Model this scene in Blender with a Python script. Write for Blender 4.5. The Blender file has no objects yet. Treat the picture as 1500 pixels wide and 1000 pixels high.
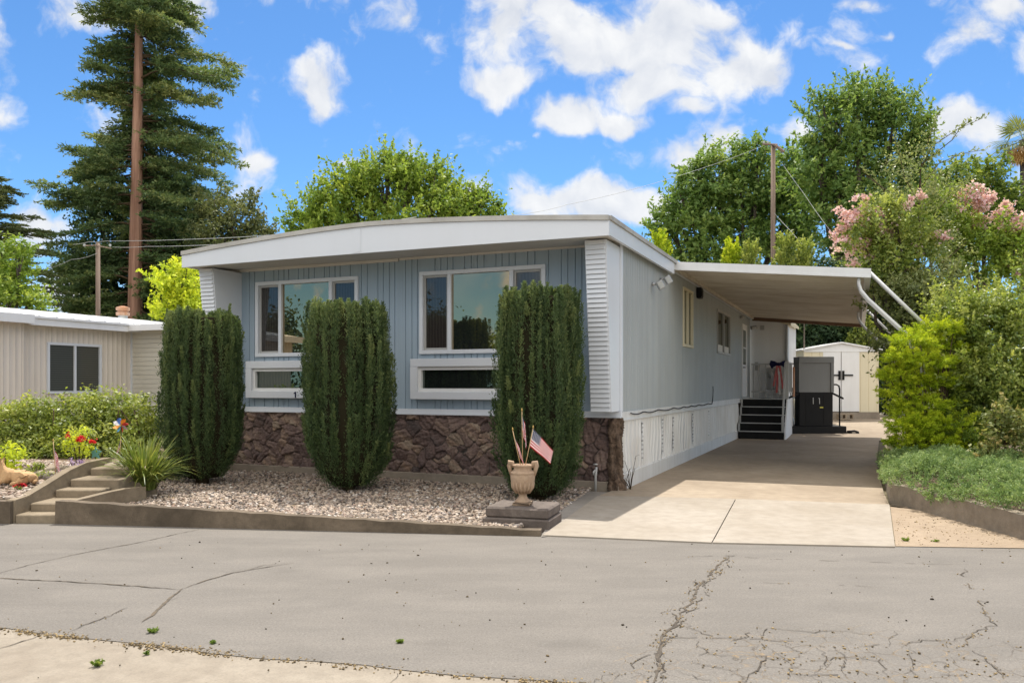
import bpy, math, random
import numpy as np
from mathutils import Vector, Matrix

random.seed(11)
rng = np.random.default_rng(11)
SC = bpy.context.scene
COL = SC.collection
F, CX, HY, H = 1180.0, 750.0, 563.0, 1.5      # focal length and horizon (photo pixels), eye height (m)
PI = math.pi
R = math.radians


def G(px, py, z=0.0):
    """point of the horizontal plane z seen at a photo pixel"""
    Y = F * (H - z) / (py - HY)
    return Vector(((px - CX) / F * Y, Y, z))


def D(px, py, Y):
    """point at depth Y seen at a photo pixel"""
    return Vector(((px - CX) / F * Y, Y, H + (HY - py) * Y / F))


# ------------------------------------------------------------------ objects
def setp(o, label=None, cat=None, group=None, kind=None):
    if label: o['label'] = label
    if cat: o['category'] = cat
    if group: o['group'] = group
    if kind: o['kind'] = kind
    return o


def thing(name, label, cat, loc=(0, 0, 0), rz=0.0, group=None):
    o = bpy.data.objects.new(name, None)
    o.empty_display_size = 0.2
    COL.objects.link(o)
    o.location = loc
    o.rotation_euler = (0, 0, rz)
    return setp(o, label, cat, group)


def np_mesh(name, V, Q, mat, parent=None, tint=None, smooth=False, uv=None):
    """mesh from numpy arrays: V (n,3), Q (m,k) faces of k corners"""
    me = bpy.data.meshes.new(name)
    V = np.asarray(V, dtype=np.float32)
    Q = np.asarray(Q, dtype=np.int32)
    m, k = Q.shape
    me.vertices.add(len(V))
    me.vertices.foreach_set('co', V.ravel())
    me.loops.add(m * k)
    me.loops.foreach_set('vertex_index', Q.ravel())
    me.polygons.add(m)
    me.polygons.foreach_set('loop_start', np.arange(0, m * k, k, dtype=np.int32))
    if smooth:
        me.polygons.foreach_set('use_smooth', np.ones(m, dtype=bool))
    me.update(calc_edges=True)
    if tint is not None:
        a = me.attributes.new('tint', 'FLOAT', 'FACE')
        a.data.foreach_set('value', np.asarray(tint, dtype=np.float32))
    if uv is not None:
        l = me.uv_layers.new(name='UVMap')
        l.data.foreach_set('uv', np.asarray(uv, dtype=np.float32)[Q.ravel()].ravel())
    if mat: me.materials.append(mat)
    o = bpy.data.objects.new(name, me)
    COL.objects.link(o)
    if parent: o.parent = parent
    return o


class MB:
    """collects shapes; build() links them as ONE mesh object"""
    def __init__(s):
        s.v, s.f, s.t = [], [], []

    def add(s, vs, fs, t=0.5):
        b = len(s.v)
        s.v += [tuple(v) for v in vs]
        s.f += [tuple(i + b for i in f) for f in fs]
        s.t += [t] * len(fs)
        return s

    def box(s, x0, x1, y0, y1, z0, z1, t=0.5, bev=0.0):
        if bev > 0:
            b = min(bev, abs(x1 - x0) * .45, abs(y1 - y0) * .45, abs(z1 - z0) * .45)
            vs = []
            for sx in (0, 1):
                for sy in (0, 1):
                    for sz in (0, 1):
                        X, Y, Z = (x0, x1)[sx], (y0, y1)[sy], (z0, z1)[sz]
                        dx, dy, dz = (b if sx == 0 else -b), (b if sy == 0 else -b), (b if sz == 0 else -b)
                        vs += [(X, Y + dy, Z + dz), (X + dx, Y, Z + dz), (X + dx, Y + dy, Z)]
            I = lambda sx, sy, sz, k: (sx * 4 + sy * 2 + sz) * 3 + k
            fs = []
            for q in (0, 1):
                fs.append((I(q, 0, 0, 0), I(q, 0, 1, 0), I(q, 1, 1, 0), I(q, 1, 0, 0)) if q == 0 else (I(q, 0, 0, 0), I(q, 1, 0, 0), I(q, 1, 1, 0), I(q, 0, 1, 0)))
                fs.append((I(0, q, 0, 1), I(1, q, 0, 1), I(1, q, 1, 1), I(0, q, 1, 1)) if q == 0 else (I(0, q, 0, 1), I(0, q, 1, 1), I(1, q, 1, 1), I(1, q, 0, 1)))
                fs.append((I(0, 0, q, 2), I(0, 1, q, 2), I(1, 1, q, 2), I(1, 0, q, 2)) if q == 0 else (I(0, 0, q, 2), I(1, 0, q, 2), I(1, 1, q, 2), I(0, 1, q, 2)))
            for a in (0, 1):
                for c in (0, 1):
                    fs.append((I(a, c, 0, 0), I(a, c, 0, 1), I(a, c, 1, 1), I(a, c, 1, 0)))
                    fs.append((I(a, 0, c, 0), I(a, 0, c, 2), I(a, 1, c, 2), I(a, 1, c, 0)))
                    fs.append((I(0, a, c, 1), I(0, a, c, 2), I(1, a, c, 2), I(1, a, c, 1)))
                    for e in (0, 1):
                        fs.append((I(a, c, e, 0), I(a, c, e, 1), I(a, c, e, 2)))
            return s.add(vs, fs, t)
        vs = [(x, y, z) for x in (x0, x1) for y in (y0, y1) for z in (z0, z1)]
        fs = [(0, 1, 3, 2), (4, 6, 7, 5), (0, 4, 5, 1), (2, 3, 7, 6), (0, 2, 6, 4), (1, 5, 7, 3)]
        return s.add(vs, fs, t)

    def hexa(s, b, u, t=0.5):
        """bottom quad b, top quad u (4 points each, same order)"""
        fs = [(3, 2, 1, 0), (4, 5, 6, 7)] + [(i, (i + 1) % 4, 4 + (i + 1) % 4, 4 + i) for i in range(4)]
        return s.add(list(b) + list(u), fs, t)

    def prism(s, poly, vec, t=0.5):
        n = len(poly)
        vec = Vector(vec)
        a = [Vector(p) for p in poly]
        vs = a + [p + vec for p in a]
        fs = [tuple(range(n - 1, -1, -1)), tuple(range(n, 2 * n))] + [(i, (i + 1) % n, n + (i + 1) % n, n + i) for i in range(n)]
        return s.add(vs, fs, t)

    def tube(s, pts, rad, n=8, t=0.5, cap=True):
        pts = [Vector(p) for p in pts]
        if not hasattr(rad, '__len__'): rad = [rad] * len(pts)
        vs, fs = [], []
        up = Vector((0.13, 0.21, 1))
        for i, p in enumerate(pts):
            d = (pts[min(i + 1, len(pts) - 1)] - pts[max(i - 1, 0)]).normalized()
            ref = up if abs(d.dot(up.normalized())) < .97 else Vector((1, 0, 0))
            a = d.cross(ref).normalized()
            b = d.cross(a).normalized()
            for k in range(n):
                q = 2 * PI * k / n
                vs.append(p + (a * math.cos(q) + b * math.sin(q)) * rad[i])
        for i in range(len(pts) - 1):
            for k in range(n):
                k2 = (k + 1) % n
                fs.append((i * n + k, i * n + k2, (i + 1) * n + k2, (i + 1) * n + k))
        if cap:
            fs.append(tuple(range(n - 1, -1, -1)))
            fs.append(tuple((len(pts) - 1) * n + k for k in range(n)))
        return s.add(vs, fs, t)

    def lathe(s, prof, c=(0, 0, 0), n=28, t=0.5, wob=0.0):
        vs, fs = [], []
        for (r, z) in prof:
            for k in range(n):
                q = 2 * PI * k / n
                rr = r * (1 + wob * math.sin(3 * q + z * 7) * .5 + wob * math.sin(5 * q + z * 13) * .5)
                vs.append((c[0] + rr * math.cos(q), c[1] + rr * math.sin(q), c[2] + z))
        for i in range(len(prof) - 1):
            for k in range(n):
                k2 = (k + 1) % n
                fs.append((i * n + k, i * n + k2, (i + 1) * n + k2, (i + 1) * n + k))
        fs.append(tuple(range(n - 1, -1, -1)))
        fs.append(tuple((len(prof) - 1) * n + k for k in range(n)))
        return s.add(vs, fs, t)

    def sheet(s, rows, t=0.5):
        """rows: list of equal-length point lists"""
        m = len(rows[0])
        vs = [p for r in rows for p in r]
        fs = [(i * m + j, i * m + j + 1, (i + 1) * m + j + 1, (i + 1) * m + j) for i in range(len(rows) - 1) for j in range(m - 1)]
        return s.add(vs, fs, t)

    def build(s, name, mat, parent=None, smooth=False, loc=None, rz=0.0):
        me = bpy.data.meshes.new(name)
        me.from_pydata(s.v, [], s.f)
        a = me.attributes.new('tint', 'FLOAT', 'FACE')
        a.data.foreach_set('value', np.array(s.t, dtype=np.float32))
        if smooth:
            me.polygons.foreach_set('use_smooth', np.ones(len(me.polygons), dtype=bool))
        me.update()
        me.materials.append(mat)
        o = bpy.data.objects.new(name, me)
        COL.objects.link(o)
        if parent: o.parent = parent
        if loc is not None: o.location = loc
        o.rotation_euler = (0, 0, rz)
        return o


# ------------------------------------------------------------------ materials
class NT:
    def __init__(s, name):
        s.m = bpy.data.materials.new(name)
        s.m.use_nodes = True
        s.t = s.m.node_tree
        s.t.nodes.clear()
        s.out = s.n('ShaderNodeOutputMaterial')
        s.tc = s.n('ShaderNodeTexCoord')

    def n(s, typ, **kw):
        nd = s.t.nodes.new(typ)
        for k, v in kw.items():
            if k.startswith('i_'):
                nd.inputs[k[2:].replace('_', ' ')].default_value = v
            else:
                setattr(nd, k, v)
        return nd

    def l(s, a, b):
        s.t.links.new(a, b)

    def coord(s, scale=(1, 1, 1), src='Object'):
        mp = s.n('ShaderNodeMapping')
        mp.inputs['Scale'].default_value = scale
        s.l(s.tc.outputs[src], mp.inputs['Vector'])
        return mp.outputs['Vector']

    def noise(s, scale, detail=5, rough=.55, vec=None, dist=0.0):
        nz = s.n('ShaderNodeTexNoise')
        nz.inputs['Scale'].default_value = scale
        nz.inputs['Detail'].default_value = detail
        nz.inputs['Roughness'].default_value = rough
        nz.inputs['Distortion'].default_value = dist
        s.l(vec if vec is not None else s.tc.outputs['Object'], nz.inputs['Vector'])
        return nz.outputs['Fac']

    def ramp(s, fac, stops, interp='LINEAR'):
        r = s.n('ShaderNodeValToRGB')
        r.color_ramp.interpolation = interp
        el = r.color_ramp.elements
        while len(el) < len(stops): el.new(.5)
        for e, (p, c) in zip(el, stops):
            e.position = p
            e.color = (c, c, c, 1) if not hasattr(c, '__len__') else (*c[:3], 1)
        s.l(fac, r.inputs['Fac'])
        return r.outputs['Color']

    def mix(s, fac, a, b, mode='MIX'):
        x = s.n('ShaderNodeMix', data_type='RGBA', blend_type=mode)
        for sock, v in ((x.inputs[0], fac), (x.inputs[6], a), (x.inputs[7], b)):
            if hasattr(v, 'is_linked'): s.l(v, sock)
            elif hasattr(v, '__len__'): sock.default_value = (*v[:3], 1)
            else: sock.default_value = v
        return x.outputs[2]

    def math(s, op, a, b=0.0, c=0.0, clamp=False):
        x = s.n('ShaderNodeMath', operation=op, use_clamp=clamp)
        for sock, v in zip(x.inputs, (a, b, c)):
            if hasattr(v, 'is_linked'): s.l(v, sock)
            else: sock.default_value = v
        return x.outputs[0]

    def bump(s, h, strength=.3, dist=.01):
        b = s.n('ShaderNodeBump')
        b.inputs['Strength'].default_value = strength
        b.inputs['Distance'].default_value = dist
        s.l(h, b.inputs['Height'])
        return b.outputs['Normal']

    def bsdf(s, color, rough=.6, spec=.4, metal=0.0, normal=None):
        p = s.n('ShaderNodeBsdfPrincipled')
        if hasattr(color, 'is_linked'): s.l(color, p.inputs['Base Color'])
        else: p.inputs['Base Color'].default_value = (*color[:3], 1)
        if hasattr(rough, 'is_linked'): s.l(rough, p.inputs['Roughness'])
        else: p.inputs['Roughness'].default_value = rough
        p.inputs['Specular IOR Level'].default_value = spec
        p.inputs['Metallic'].default_value = metal
        if normal is not None: s.l(normal, p.inputs['Normal'])
        return p

    def done(s, shader):
        s.l(shader.outputs[0] if hasattr(shader, 'outputs') else shader, s.out.inputs['Surface'])
        return s.m


def painted(name, c, dirt=None, amt=.35, rough=.5, spec=.4, streak=(5, 5, .5), metal=0.0, bmp=.12, fine=40, bands=None):
    """painted / coated surface with rain streaks, blotches and a little unevenness"""
    t = NT(name)
    dirt = dirt or tuple(x * .6 for x in c)
    f1 = t.ramp(t.noise(1.0, 6, .6, t.coord(streak)), [(.42, 0), (.78, 1)])
    f2 = t.ramp(t.noise(1.3, 4), [(.35, 0), (.75, 1)])
    f = t.math('MULTIPLY', t.math('ADD', t.math('MULTIPLY', f1, .6), t.math('MULTIPLY', f2, .4)), amt)
    col = t.mix(f, c, dirt)
    col = t.mix(t.math('MULTIPLY', t.noise(fine, 3), .14), col, dirt)
    if bands:
        bn = t.ramp(t.noise(1.0, 2, .5, t.coord((2.4, 2.4, .04))), [(.38, 0), (.62, 1)])
        col = t.mix(t.math('MULTIPLY', bn, .5), col, bands)
        sk = t.ramp(t.noise(1.0, 5, .7, t.coord((16, 16, .22))), [(.56, 0), (.74, 1)])
        col = t.mix(t.math('MULTIPLY', sk, .5), col, dirt)
    nrm = t.bump(t.noise(fine * .6, 4), bmp, .004)
    rg = t.math('ADD', t.math('MULTIPLY', t.noise(3, 4), .25), rough - .12)
    return t.done(t.bsdf(col, rg, spec, metal, nrm))


def concrete(name, c, dirt, amt=.6, scale=1.0, bmp=.35, rough=.85, speck=.25):
    t = NT(name)
    big = t.ramp(t.noise(.7 * scale, 7, .65, dist=.6), [(.36, 0), (.70, 1)])
    mid = t.ramp(t.noise(6 * scale, 6, .6), [(.40, 0), (.75, 1)])
    fine = t.noise(90, 3, .7)
    col = t.mix(t.math('MULTIPLY', big, amt), c, dirt)
    col = t.mix(t.math('MULTIPLY', mid, amt * .5), col, tuple(x * .7 for x in dirt))
    col = t.mix(t.math('MULTIPLY', t.ramp(fine, [(.45, 0), (.8, 1)]), speck), col, tuple(x * .45 for x in c))
    h = t.math('ADD', t.math('MULTIPLY', fine, .5), t.math('MULTIPLY', t.noise(14, 5), 1.0))
    return t.done(t.bsdf(col, rough, .25, 0, t.bump(h, bmp, .008)))


def foliage(name, c_lo, c_mid, c_hi, trans=.38, clump=1.2, rough=.55, spec=.25, dead=None):
    """leaf material: colour varies leaf by leaf (tint) and in patches"""
    t = NT(name)
    c_lo, c_mid, c_hi = (tuple(min(.78, x * g) for x in c) for c, g in ((c_lo, 1.45), (c_mid, 1.32), (c_hi, 1.2)))
    at = t.n('ShaderNodeAttribute', attribute_name='tint')
    f = t.math('ADD', t.math('MULTIPLY', at.outputs['Fac'], .75), t.math('MULTIPLY', t.noise(clump, 3), .5))
    f = t.math('SUBTRACT', f, .12)
    stops = [(.10, c_lo), (.5, c_mid), (.92, c_hi)]
    if dead: stops = [(.02, dead), (.10, c_lo), (.5, c_mid), (.92, c_hi)]
    col = t.ramp(f, stops)
    p = t.bsdf(col, rough, spec)
    tr = t.n('ShaderNodeBsdfTranslucent')
    t.l(t.mix(.5, col, t.mix(1.0, col, (1.5, 1.45, .55), 'MULTIPLY')), tr.inputs['Color'])
    mx = t.n('ShaderNodeMixShader')
    mx.inputs[0].default_value = trans
    t.l(p.outputs[0], mx.inputs[1]); t.l(tr.outputs[0], mx.inputs[2])
    return t.done(mx)


def tinted(name, stops, rough=.8, spec=.3, bmp=.4, fine=60, interp='LINEAR', vary=.25):
    """colour picked per face from the 'tint' value (pebbles, stones, petals)"""
    t = NT(name)
    at = t.n('ShaderNodeAttribute', attribute_name='tint')
    col = t.ramp(at.outputs['Fac'], stops, interp)
    col = t.mix(t.math('MULTIPLY', t.noise(fine, 5), vary), col, (.04, .035, .03))
    return t.done(t.bsdf(col, rough, spec, 0, t.bump(t.noise(fine, 5), bmp, .005)))


def bark(name, c1, c2, sc=(9, 9, 1.2), bmp=.8):
    t = NT(name)
    n1 = t.noise(1.0, 6, .65, t.coord(sc), .5)
    col = t.ramp(n1, [(.3, c1), (.7, c2)])
    return t.done(t.bsdf(col, .9, .1, 0, t.bump(n1, bmp, .05)))


def glass_mat(name, inner, refl=.3, tint=(.8, .92, .84), curtain=False):
    """window pane seen from outside: dim room behind, sky and trees mirrored"""
    t = NT(name)
    if curtain:
        w = t.n('ShaderNodeTexWave', wave_type='BANDS', bands_direction='X')
        w.inputs['Scale'].default_value = 6.0
        w.inputs['Distortion'].default_value = 1.5
        t.l(t.tc.outputs['Object'], w.inputs['Vector'])
        col = t.mix(w.outputs['Fac'], tuple(x * .6 for x in inner), inner)
    else:
        col = t.mix(t.noise(1.5, 3), tuple(x * .7 for x in inner), inner)
    d = t.bsdf(col, .6, 0.0)
    g = t.n('ShaderNodeBsdfGlossy')
    g.inputs['Color'].default_value = (*tint, 1)
    g.inputs['Roughness'].default_value = .003
    t.l(t.bump(t.noise(1.1, 1), .02, .02), g.inputs['Normal'])
    lw = t.n('ShaderNodeLayerWeight'); lw.inputs['Blend'].default_value = .25
    fac = t.math('ADD', t.math('MULTIPLY', lw.outputs['Fresnel'], .8), refl, clamp=True)
    mx = t.n('ShaderNodeMixShader')
    t.l(fac, mx.inputs[0]); t.l(d.outputs[0], mx.inputs[1]); t.l(g.outputs[0], mx.inputs[2])
    return t.done(mx)


# ------------------------------------------------------------------ foliage geometry
def unit(a):
    return a / np.maximum(np.linalg.norm(a, axis=-1, keepdims=True), 1e-9)


def leaf_arrays(C, N, L, W, U=None):
    n = len(C)
    N = unit(N)
    if U is None:
        U = np.cross(N, unit(rng.normal(size=(n, 3))))
    U = unit(U)
    Wv = unit(np.cross(N, U))
    L = np.broadcast_to(np.asarray(L, dtype=float), (n,))[:, None]
    W = np.broadcast_to(np.asarray(W, dtype=float), (n,))[:, None]
    V = np.empty((n, 4, 3))
    V[:, 0] = C - U * L * .5
    V[:, 1] = C + Wv * W * .5 + N * W * .16 - U * L * .06
    V[:, 2] = C + U * L * .5
    V[:, 3] = C - Wv * W * .5 + N * W * .16 - U * L * .06
    return V.reshape(-1, 3)


def leaf_obj(name, V, mat, parent, tint):
    m = len(V) // 4
    return np_mesh(name, V, np.arange(m * 4).reshape(m, 4), mat, parent, tint)


def plumes(B, Dv, L, rad, n, nl, nw, tint, spread=1.0, flat=0.0, taper=.8):
    """needle sprays: bases B, axes Dv, lengths L; n needles each. returns leaf verts, tints"""
    k = len(B)
    Dv = unit(Dv)
    L = np.broadcast_to(np.asarray(L, dtype=float), (k,))
    rad = np.broadcast_to(np.asarray(rad, dtype=float), (k,))
    s = rng.random((k, n)) ** .85
    off = rng.normal(size=(k, n, 3))
    off -= (off * Dv[:, None, :]).sum(-1, keepdims=True) * Dv[:, None, :]
    if flat: off[..., 2] *= (1 - flat)
    r = rad[:, None] * (1 - s * taper) * .55
    C = B[:, None, :] + Dv[:, None, :] * (L[:, None] * s)[..., None] + off * r[..., None]
    U = Dv[:, None, :] * .75 + off * .45 * spread + rng.normal(size=off.shape) * .22
    U = U.reshape(-1, 3)
    N = rng.normal(size=U.shape) + np.array([0, 0, .6])
    N = N - (N * unit(U)).sum(-1, keepdims=True) * unit(U)
    C = C.reshape(-1, 3)
    m = len(C)
    V = leaf_arrays(C, N, nl * (.6 + .8 * rng.random(m)), nw * (.6 + .8 * rng.random(m)), U)
    T = (np.repeat(tint, n) + rng.normal(size=m) * .12 + (s.reshape(-1) - .5) * .18).clip(0, 1)
    return V, T


def clumps(centers, radii, n, leaf, aspect=.5, out=None, upb=.6, tint=None, flat=.8):
    """leaf clumps: gaussian balls of n leaves"""
    k = len(centers)
    radii = np.broadcast_to(np.asarray(radii, dtype=float), (k,))
    g = rng.normal(size=(k, n, 3)) * .5
    g[..., 2] *= flat
    C = centers[:, None, :] + g * radii[:, None, None]
    N = rng.normal(size=C.shape) * .8 + np.array([0, 0, upb]) + g * .5
    if out is not None: N = N + out[:, None, :] * .5
    C = C.reshape(-1, 3); N = N.reshape(-1, 3)
    m = len(C)
    L = leaf * (.6 + .8 * rng.random(m))
    V = leaf_arrays(C, N, L, L * aspect)
    t0 = tint if tint is not None else rng.random(k) * .6 + .2
    T = (np.repeat(t0, n) + rng.normal(size=m) * .14).clip(0, 1)
    return V, T


def sphere_dirs(n):
    return unit(rng.normal(size=(n, 3)))


def lobes_to_clumps(lobes, Y, base, dens, inner=.5):
    """clump centres spread through ellipsoid lobes given in photo pixels at depth Y (relative to base)"""
    Cs, Os = [], []
    for lb in lobes:
        px, py, rx, ry = lb[:4]
        dy = lb[4] if len(lb) > 4 else 0.0
        k = (Y + dy) / F
        c = np.array(D(px, py, Y + dy)) - np.array(base)
        rad = np.array([rx * k, .8 * .5 * (rx + ry) * k, ry * k])
        n = max(5, int(dens * rx * ry * k * k * 4))
        d = sphere_dirs(n)
        lump = 1 + .17 * np.sin(d[:, 0] * 5.1 + px) + .15 * np.sin(d[:, 2] * 6.3 + py) + .12 * np.sin(d[:, 1] * 7.7 + px)
        r = (inner + (1 - inner) * rng.random(n) ** .6) * lump
        Cs.append(c + d * rad * r[:, None]); Os.append(d)
    return np.concatenate(Cs), np.concatenate(Os)


def broadleaf(name, label, cat, Y, lobes, basepx, zbase, dens, cr, nleaf, leaf, mat, barkm, tr=.2, aspect=.5, group=None, sprigs=0, sl=1.0, upb=.6, inner=.5, limbs=True, blossom=None, blossom_mat=None):
    bx = (basepx - CX) / F * Y
    base = Vector((bx, Y, zbase))
    root = thing(name, label, cat, base, 0, group)
    C, O = lobes_to_clumps(lobes, Y, base, dens, inner)
    keep = C[:, 2] > .05
    C, O = C[keep], O[keep]
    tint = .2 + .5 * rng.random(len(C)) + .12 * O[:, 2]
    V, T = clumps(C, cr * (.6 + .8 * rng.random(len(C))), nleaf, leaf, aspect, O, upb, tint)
    Vs, Ts = [V], [T]
    if sprigs:
        idx = rng.choice(len(C), sprigs)
        B = C[idx]; dr = unit(O[idx] + np.array([0, 0, .7]) + rng.normal(size=(sprigs, 3)) * .35)
        V2, T2 = plumes(B, dr, cr * sl * (1.0 + 1.1 * rng.random(sprigs)), cr * .35, max(10, nleaf // 2), leaf, leaf * aspect, .3 + .5 * rng.random(sprigs), 1.6, 0, .6)
        Vs.append(V2); Ts.append(T2)
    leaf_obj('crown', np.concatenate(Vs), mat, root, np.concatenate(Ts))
    if limbs:
        mb = MB()
        top = None
        cs = [np.array(D(l[0], l[1], Y + (l[4] if len(l) > 4 else 0))) - np.array(base) for l in lobes]
        zc = np.mean([c[2] for c in cs])
        fork = Vector((float(np.mean([c[0] for c in cs])) * .3, 0, max(.5, zc * .45)))
        mb.tube([(0, 0, -.1), (fork.x * .35, 0, fork.z * .45), fork], [tr * 1.25, tr, tr * .8], 10)
        for c in cs:
            c = Vector(c)
            mid = fork.lerp(c, .5) + Vector((random.uniform(-.2, .2), random.uniform(-.2, .2), -.12 * (c - fork).length))
            mb.tube([fork, mid, c], [tr * .6, tr * .4, tr * .12], 7)
            for q in range(3):
                e = c + Vector((random.uniform(-1, 1), random.uniform(-1, 1), random.uniform(-.2, 1))) * (cr * 1.1)
                mb.tube([mid.lerp(c, .6), (mid.lerp(c, .6) + e) / 2 + Vector((0, 0, .1)), e], [tr * .25, tr * .16, tr * .05], 5)
        mb.build('trunk', barkm, root, True)
    if blossom:
        Cb, Ob = lobes_to_clumps(blossom, Y, base, dens * 1.15, .55)
        keep = (Ob[:, 2] > -.5) & (rng.random(len(Ob)) < .75)
        V, T = clumps(Cb[keep], cr * .6 * (.5 + .9 * rng.random(int(keep.sum()))), int(nleaf * 1.3), leaf * .8, .8, Ob[keep], .3)
        leaf_obj('blossom', V, blossom_mat, root, T)
    return root

SKY, SUN, EXPO, SKYSAT = .11, 3.2, .88, 1.08
CLOUD_LO, CLOUD_HI, CLOUD_FILL = (3.3, 3.5, 3.9), (5.0, 5.0, 4.95), (10.5, 10, 9.2)
# ================================================================== materials
M = {}
M['blue'] = painted('blue_grey_siding', (.335, .42, .495), (.24, .295, .34), .5, .5, .3, (7, 7, .35), bmp=.1, bands=(.31, .392, .468))
M['side'] = painted('weathered_grey_siding', (.42, .445, .445), (.28, .285, .275), .7, .5, .3, (4, 4, .3), bmp=.1, bands=(.345, .375, .39))
M['white'] = painted('white_paint', (.80, .80, .80), (.55, .53, .50), .35, .45, .35, (5, 5, .4))
M['white2'] = painted('white_vinyl', (.68, .71, .755), (.54, .55, .57), .25, .35, .4, (3, 3, .5))
M['skirt'] = painted('white_skirting', (.72, .72, .71), (.42, .39, .34), .6, .5, .35, (7, 7, .6))
M['drip'] = painted('weathered_roof_edge', (.50, .49, .46), (.25, .23, .20), .9, .7, .3, (3, 3, 2), fine=60)
M['roof'] = painted('coated_roof', (.62, .61, .58), (.38, .35, .31), .7, .7, .3, (1, 1, 1))
M['soffit'] = painted('soffit_paint', (.62, .60, .56), (.42, .39, .34), .4, .6, .3, (2, 2, 2))
M['deck'] = painted('awning_enamel', (.66, .61, .53), (.36, .29, .20), 1.0, .38, .5, (.35, 6, 6), bmp=.05)
M['beamw'] = painted('awning_white', (.74, .75, .76), (.48, .47, .44), .45, .4, .4, (3, 3, 1))
M['brown'] = painted('brown_beam', (.16, .095, .06), (.07, .045, .03), .5, .6, .3)
M['black'] = painted('black_metal', (.006, .006, .007), (.016, .015, .014), .6, .55, .2)
M['blackmat'] = painted('black_tread', (.010, .010, .010), (.03, .03, .03), .5, .8, .2)
M['greybox'] = painted('lift_grey', (.20, .205, .205), (.13, .13, .125), .4, .45, .4)
M['lgrey'] = painted('light_grey_paint', (.45, .45, .44), (.28, .27, .25), .5, .5, .4)
M['cream'] = painted('cream_shed', (.72, .65, .47), (.50, .43, .30), .35, .5, .35)
M['corr'] = painted('beige_corrugated', (.72, .66, .585), (.50, .43, .35), .5, .5, .35, (6, 6, .4))
M['corr2'] = painted('cream_aluminium', (.72, .70, .62), (.52, .47, .36), .6, .5, .35, (1, 1, 3))
M['rust'] = painted('rusty_metal', (.42, .17, .07), (.55, .50, .44), .8, .8, .2, (6, 6, 3))
M['galv'] = painted('galvanised', (.48, .49, .50), (.30, .29, .27), .4, .42, .5, metal=.5)
M['lensglass'] = painted('lamp_lens', (.42, .43, .42), (.3, .3, .28), .2, .15, .6)
M['navy'] = painted('navy_cloth', (.012, .014, .05), (.02, .02, .05), .3, .8, .1)
M['redcloth'] = painted('red_ribbon', (.55, .05, .06), (.65, .45, .42), .7, .8, .1, (30, 30, 2))
M['gold'] = painted('gilt_finial', (.55, .36, .09), (.3, .2, .06), .3, .35, .6)
M['wood'] = painted('pale_dowel', (.55, .38, .20), (.35, .22, .11), .4, .6, .3)
M['concrete'] = concrete('pale_concrete', (.37, .325, .27), (.285, .24, .185), .85, 1.2, .35, speck=.18)
M['oldcon'] = concrete('old_driveway_concrete', (.37, .30, .222), (.24, .185, .13), .8, 1.0, .3, speck=.3)
M['nearcon'] = concrete('gutter_concrete', (.325, .28, .22), (.22, .18, .135), .85, 1.6, .5, speck=.5)
M['curb'] = concrete('mossy_curb_concrete', (.20, .155, .11), (.075, .058, .040), .9, 2.2, .9, speck=.6)
M['step'] = concrete('garden_step_concrete', (.33, .265, .185), (.16, .125, .082), .8, 2.0, .8, speck=.5)
M['block'] = concrete('lichen_concrete', (.20, .165, .14), (.08, .062, .055), .9, 3.0, 1.0, speck=.6)
M['planter'] = concrete('planter_concrete', (.40, .335, .26), (.19, .15, .105), .9, 1.8, .9, speck=.6)
M['found'] = concrete('foundation_concrete', (.33, .28, .22), (.19, .155, .12), .7, 2.0, .6)
M['path'] = concrete('grey_side_strip', (.30, .27, .235), (.20, .175, .145), .6, 1.5, .5, speck=.4)
M['soil'] = concrete('dry_soil', (.20, .145, .095), (.12, .085, .055), .8, 1.5, 1.0, speck=.6)
M['dirt'] = concrete('sandy_dirt', (.37, .285, .20), (.27, .20, .135), .8, 1.5, 1.2, speck=.6)
M['terrain'] = concrete('dry_ground', (.20, .16, .10), (.13, .12, .06), .8, .3, .8)
M['redbark'] = bark('redwood_bark', (.20, .105, .072), (.52, .30, .215), (7, 7, .35), 1.0)
M['greybark'] = bark('grey_bark', (.05, .04, .032), (.17, .14, .11))
M['polewood'] = bark('pole_wood', (.14, .10, .08), (.34, .255, .20), (14, 14, .5), .4)
M['stem'] = bark('brown_stem', (.05, .035, .022), (.12, .085, .05))
M['stone'] = tinted('lava_stone_veneer', [(0, (.11, .08, .075)), (.25, (.19, .125, .112)), (.5, (.27, .18, .155)), (.72, (.31, .215, .175)), (.86, (.42, .285, .205)), (.97, (.47, .36, .27)), (1, (.10, .083, .072))], .75, .35, .8, 26, 'LINEAR', .75)
M['column'] = bark('petrified_column', (.05, .038, .031), (.30, .21, .15), (15, 15, 11), 1.6)
M['gravel'] = tinted('river_gravel', [(0, (.10, .09, .085)), (.2, (.22, .18, .15)), (.45, (.42, .335, .26)), (.7, (.54, .44, .345)), (.88, (.31, .205, .155)), (1, (.74, .69, .62))], .75, .3, .3, 60, 'LINEAR', .3)
M['debris'] = tinted('road_debris', [(0, (.03, .026, .02)), (.5, (.14, .105, .06)), (1, (.44, .32, .16))], .9, .1)
M['crack'] = tinted('road_crack_fill', [(0, (.065, .054, .044)), (.5, (.120, .102, .082)), (1, (.20, .16, .115))], .95, .1, .6, 60, 'LINEAR', .4)
M['urn'] = concrete('aged_terracotta', (.46, .335, .23), (.33, .215, .14), .8, 6.0, .9, speck=.3)
M['fawn'] = concrete('fawn_resin', (.62, .40, .21), (.42, .25, .12), .6, 9.0, 1.2, speck=.2)
M['glass_main'] = glass_mat('picture_window_glass', (.020, .026, .024), .30, (1.0, .80, .50))
M['glass_side'] = glass_mat('screened_window_glass', (.045, .039, .036), .05, (.8, .85, .82), True)
M['glass_low'] = glass_mat('lower_window_glass', (.014, .018, .016), .14, (.75, .88, .80))
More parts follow.
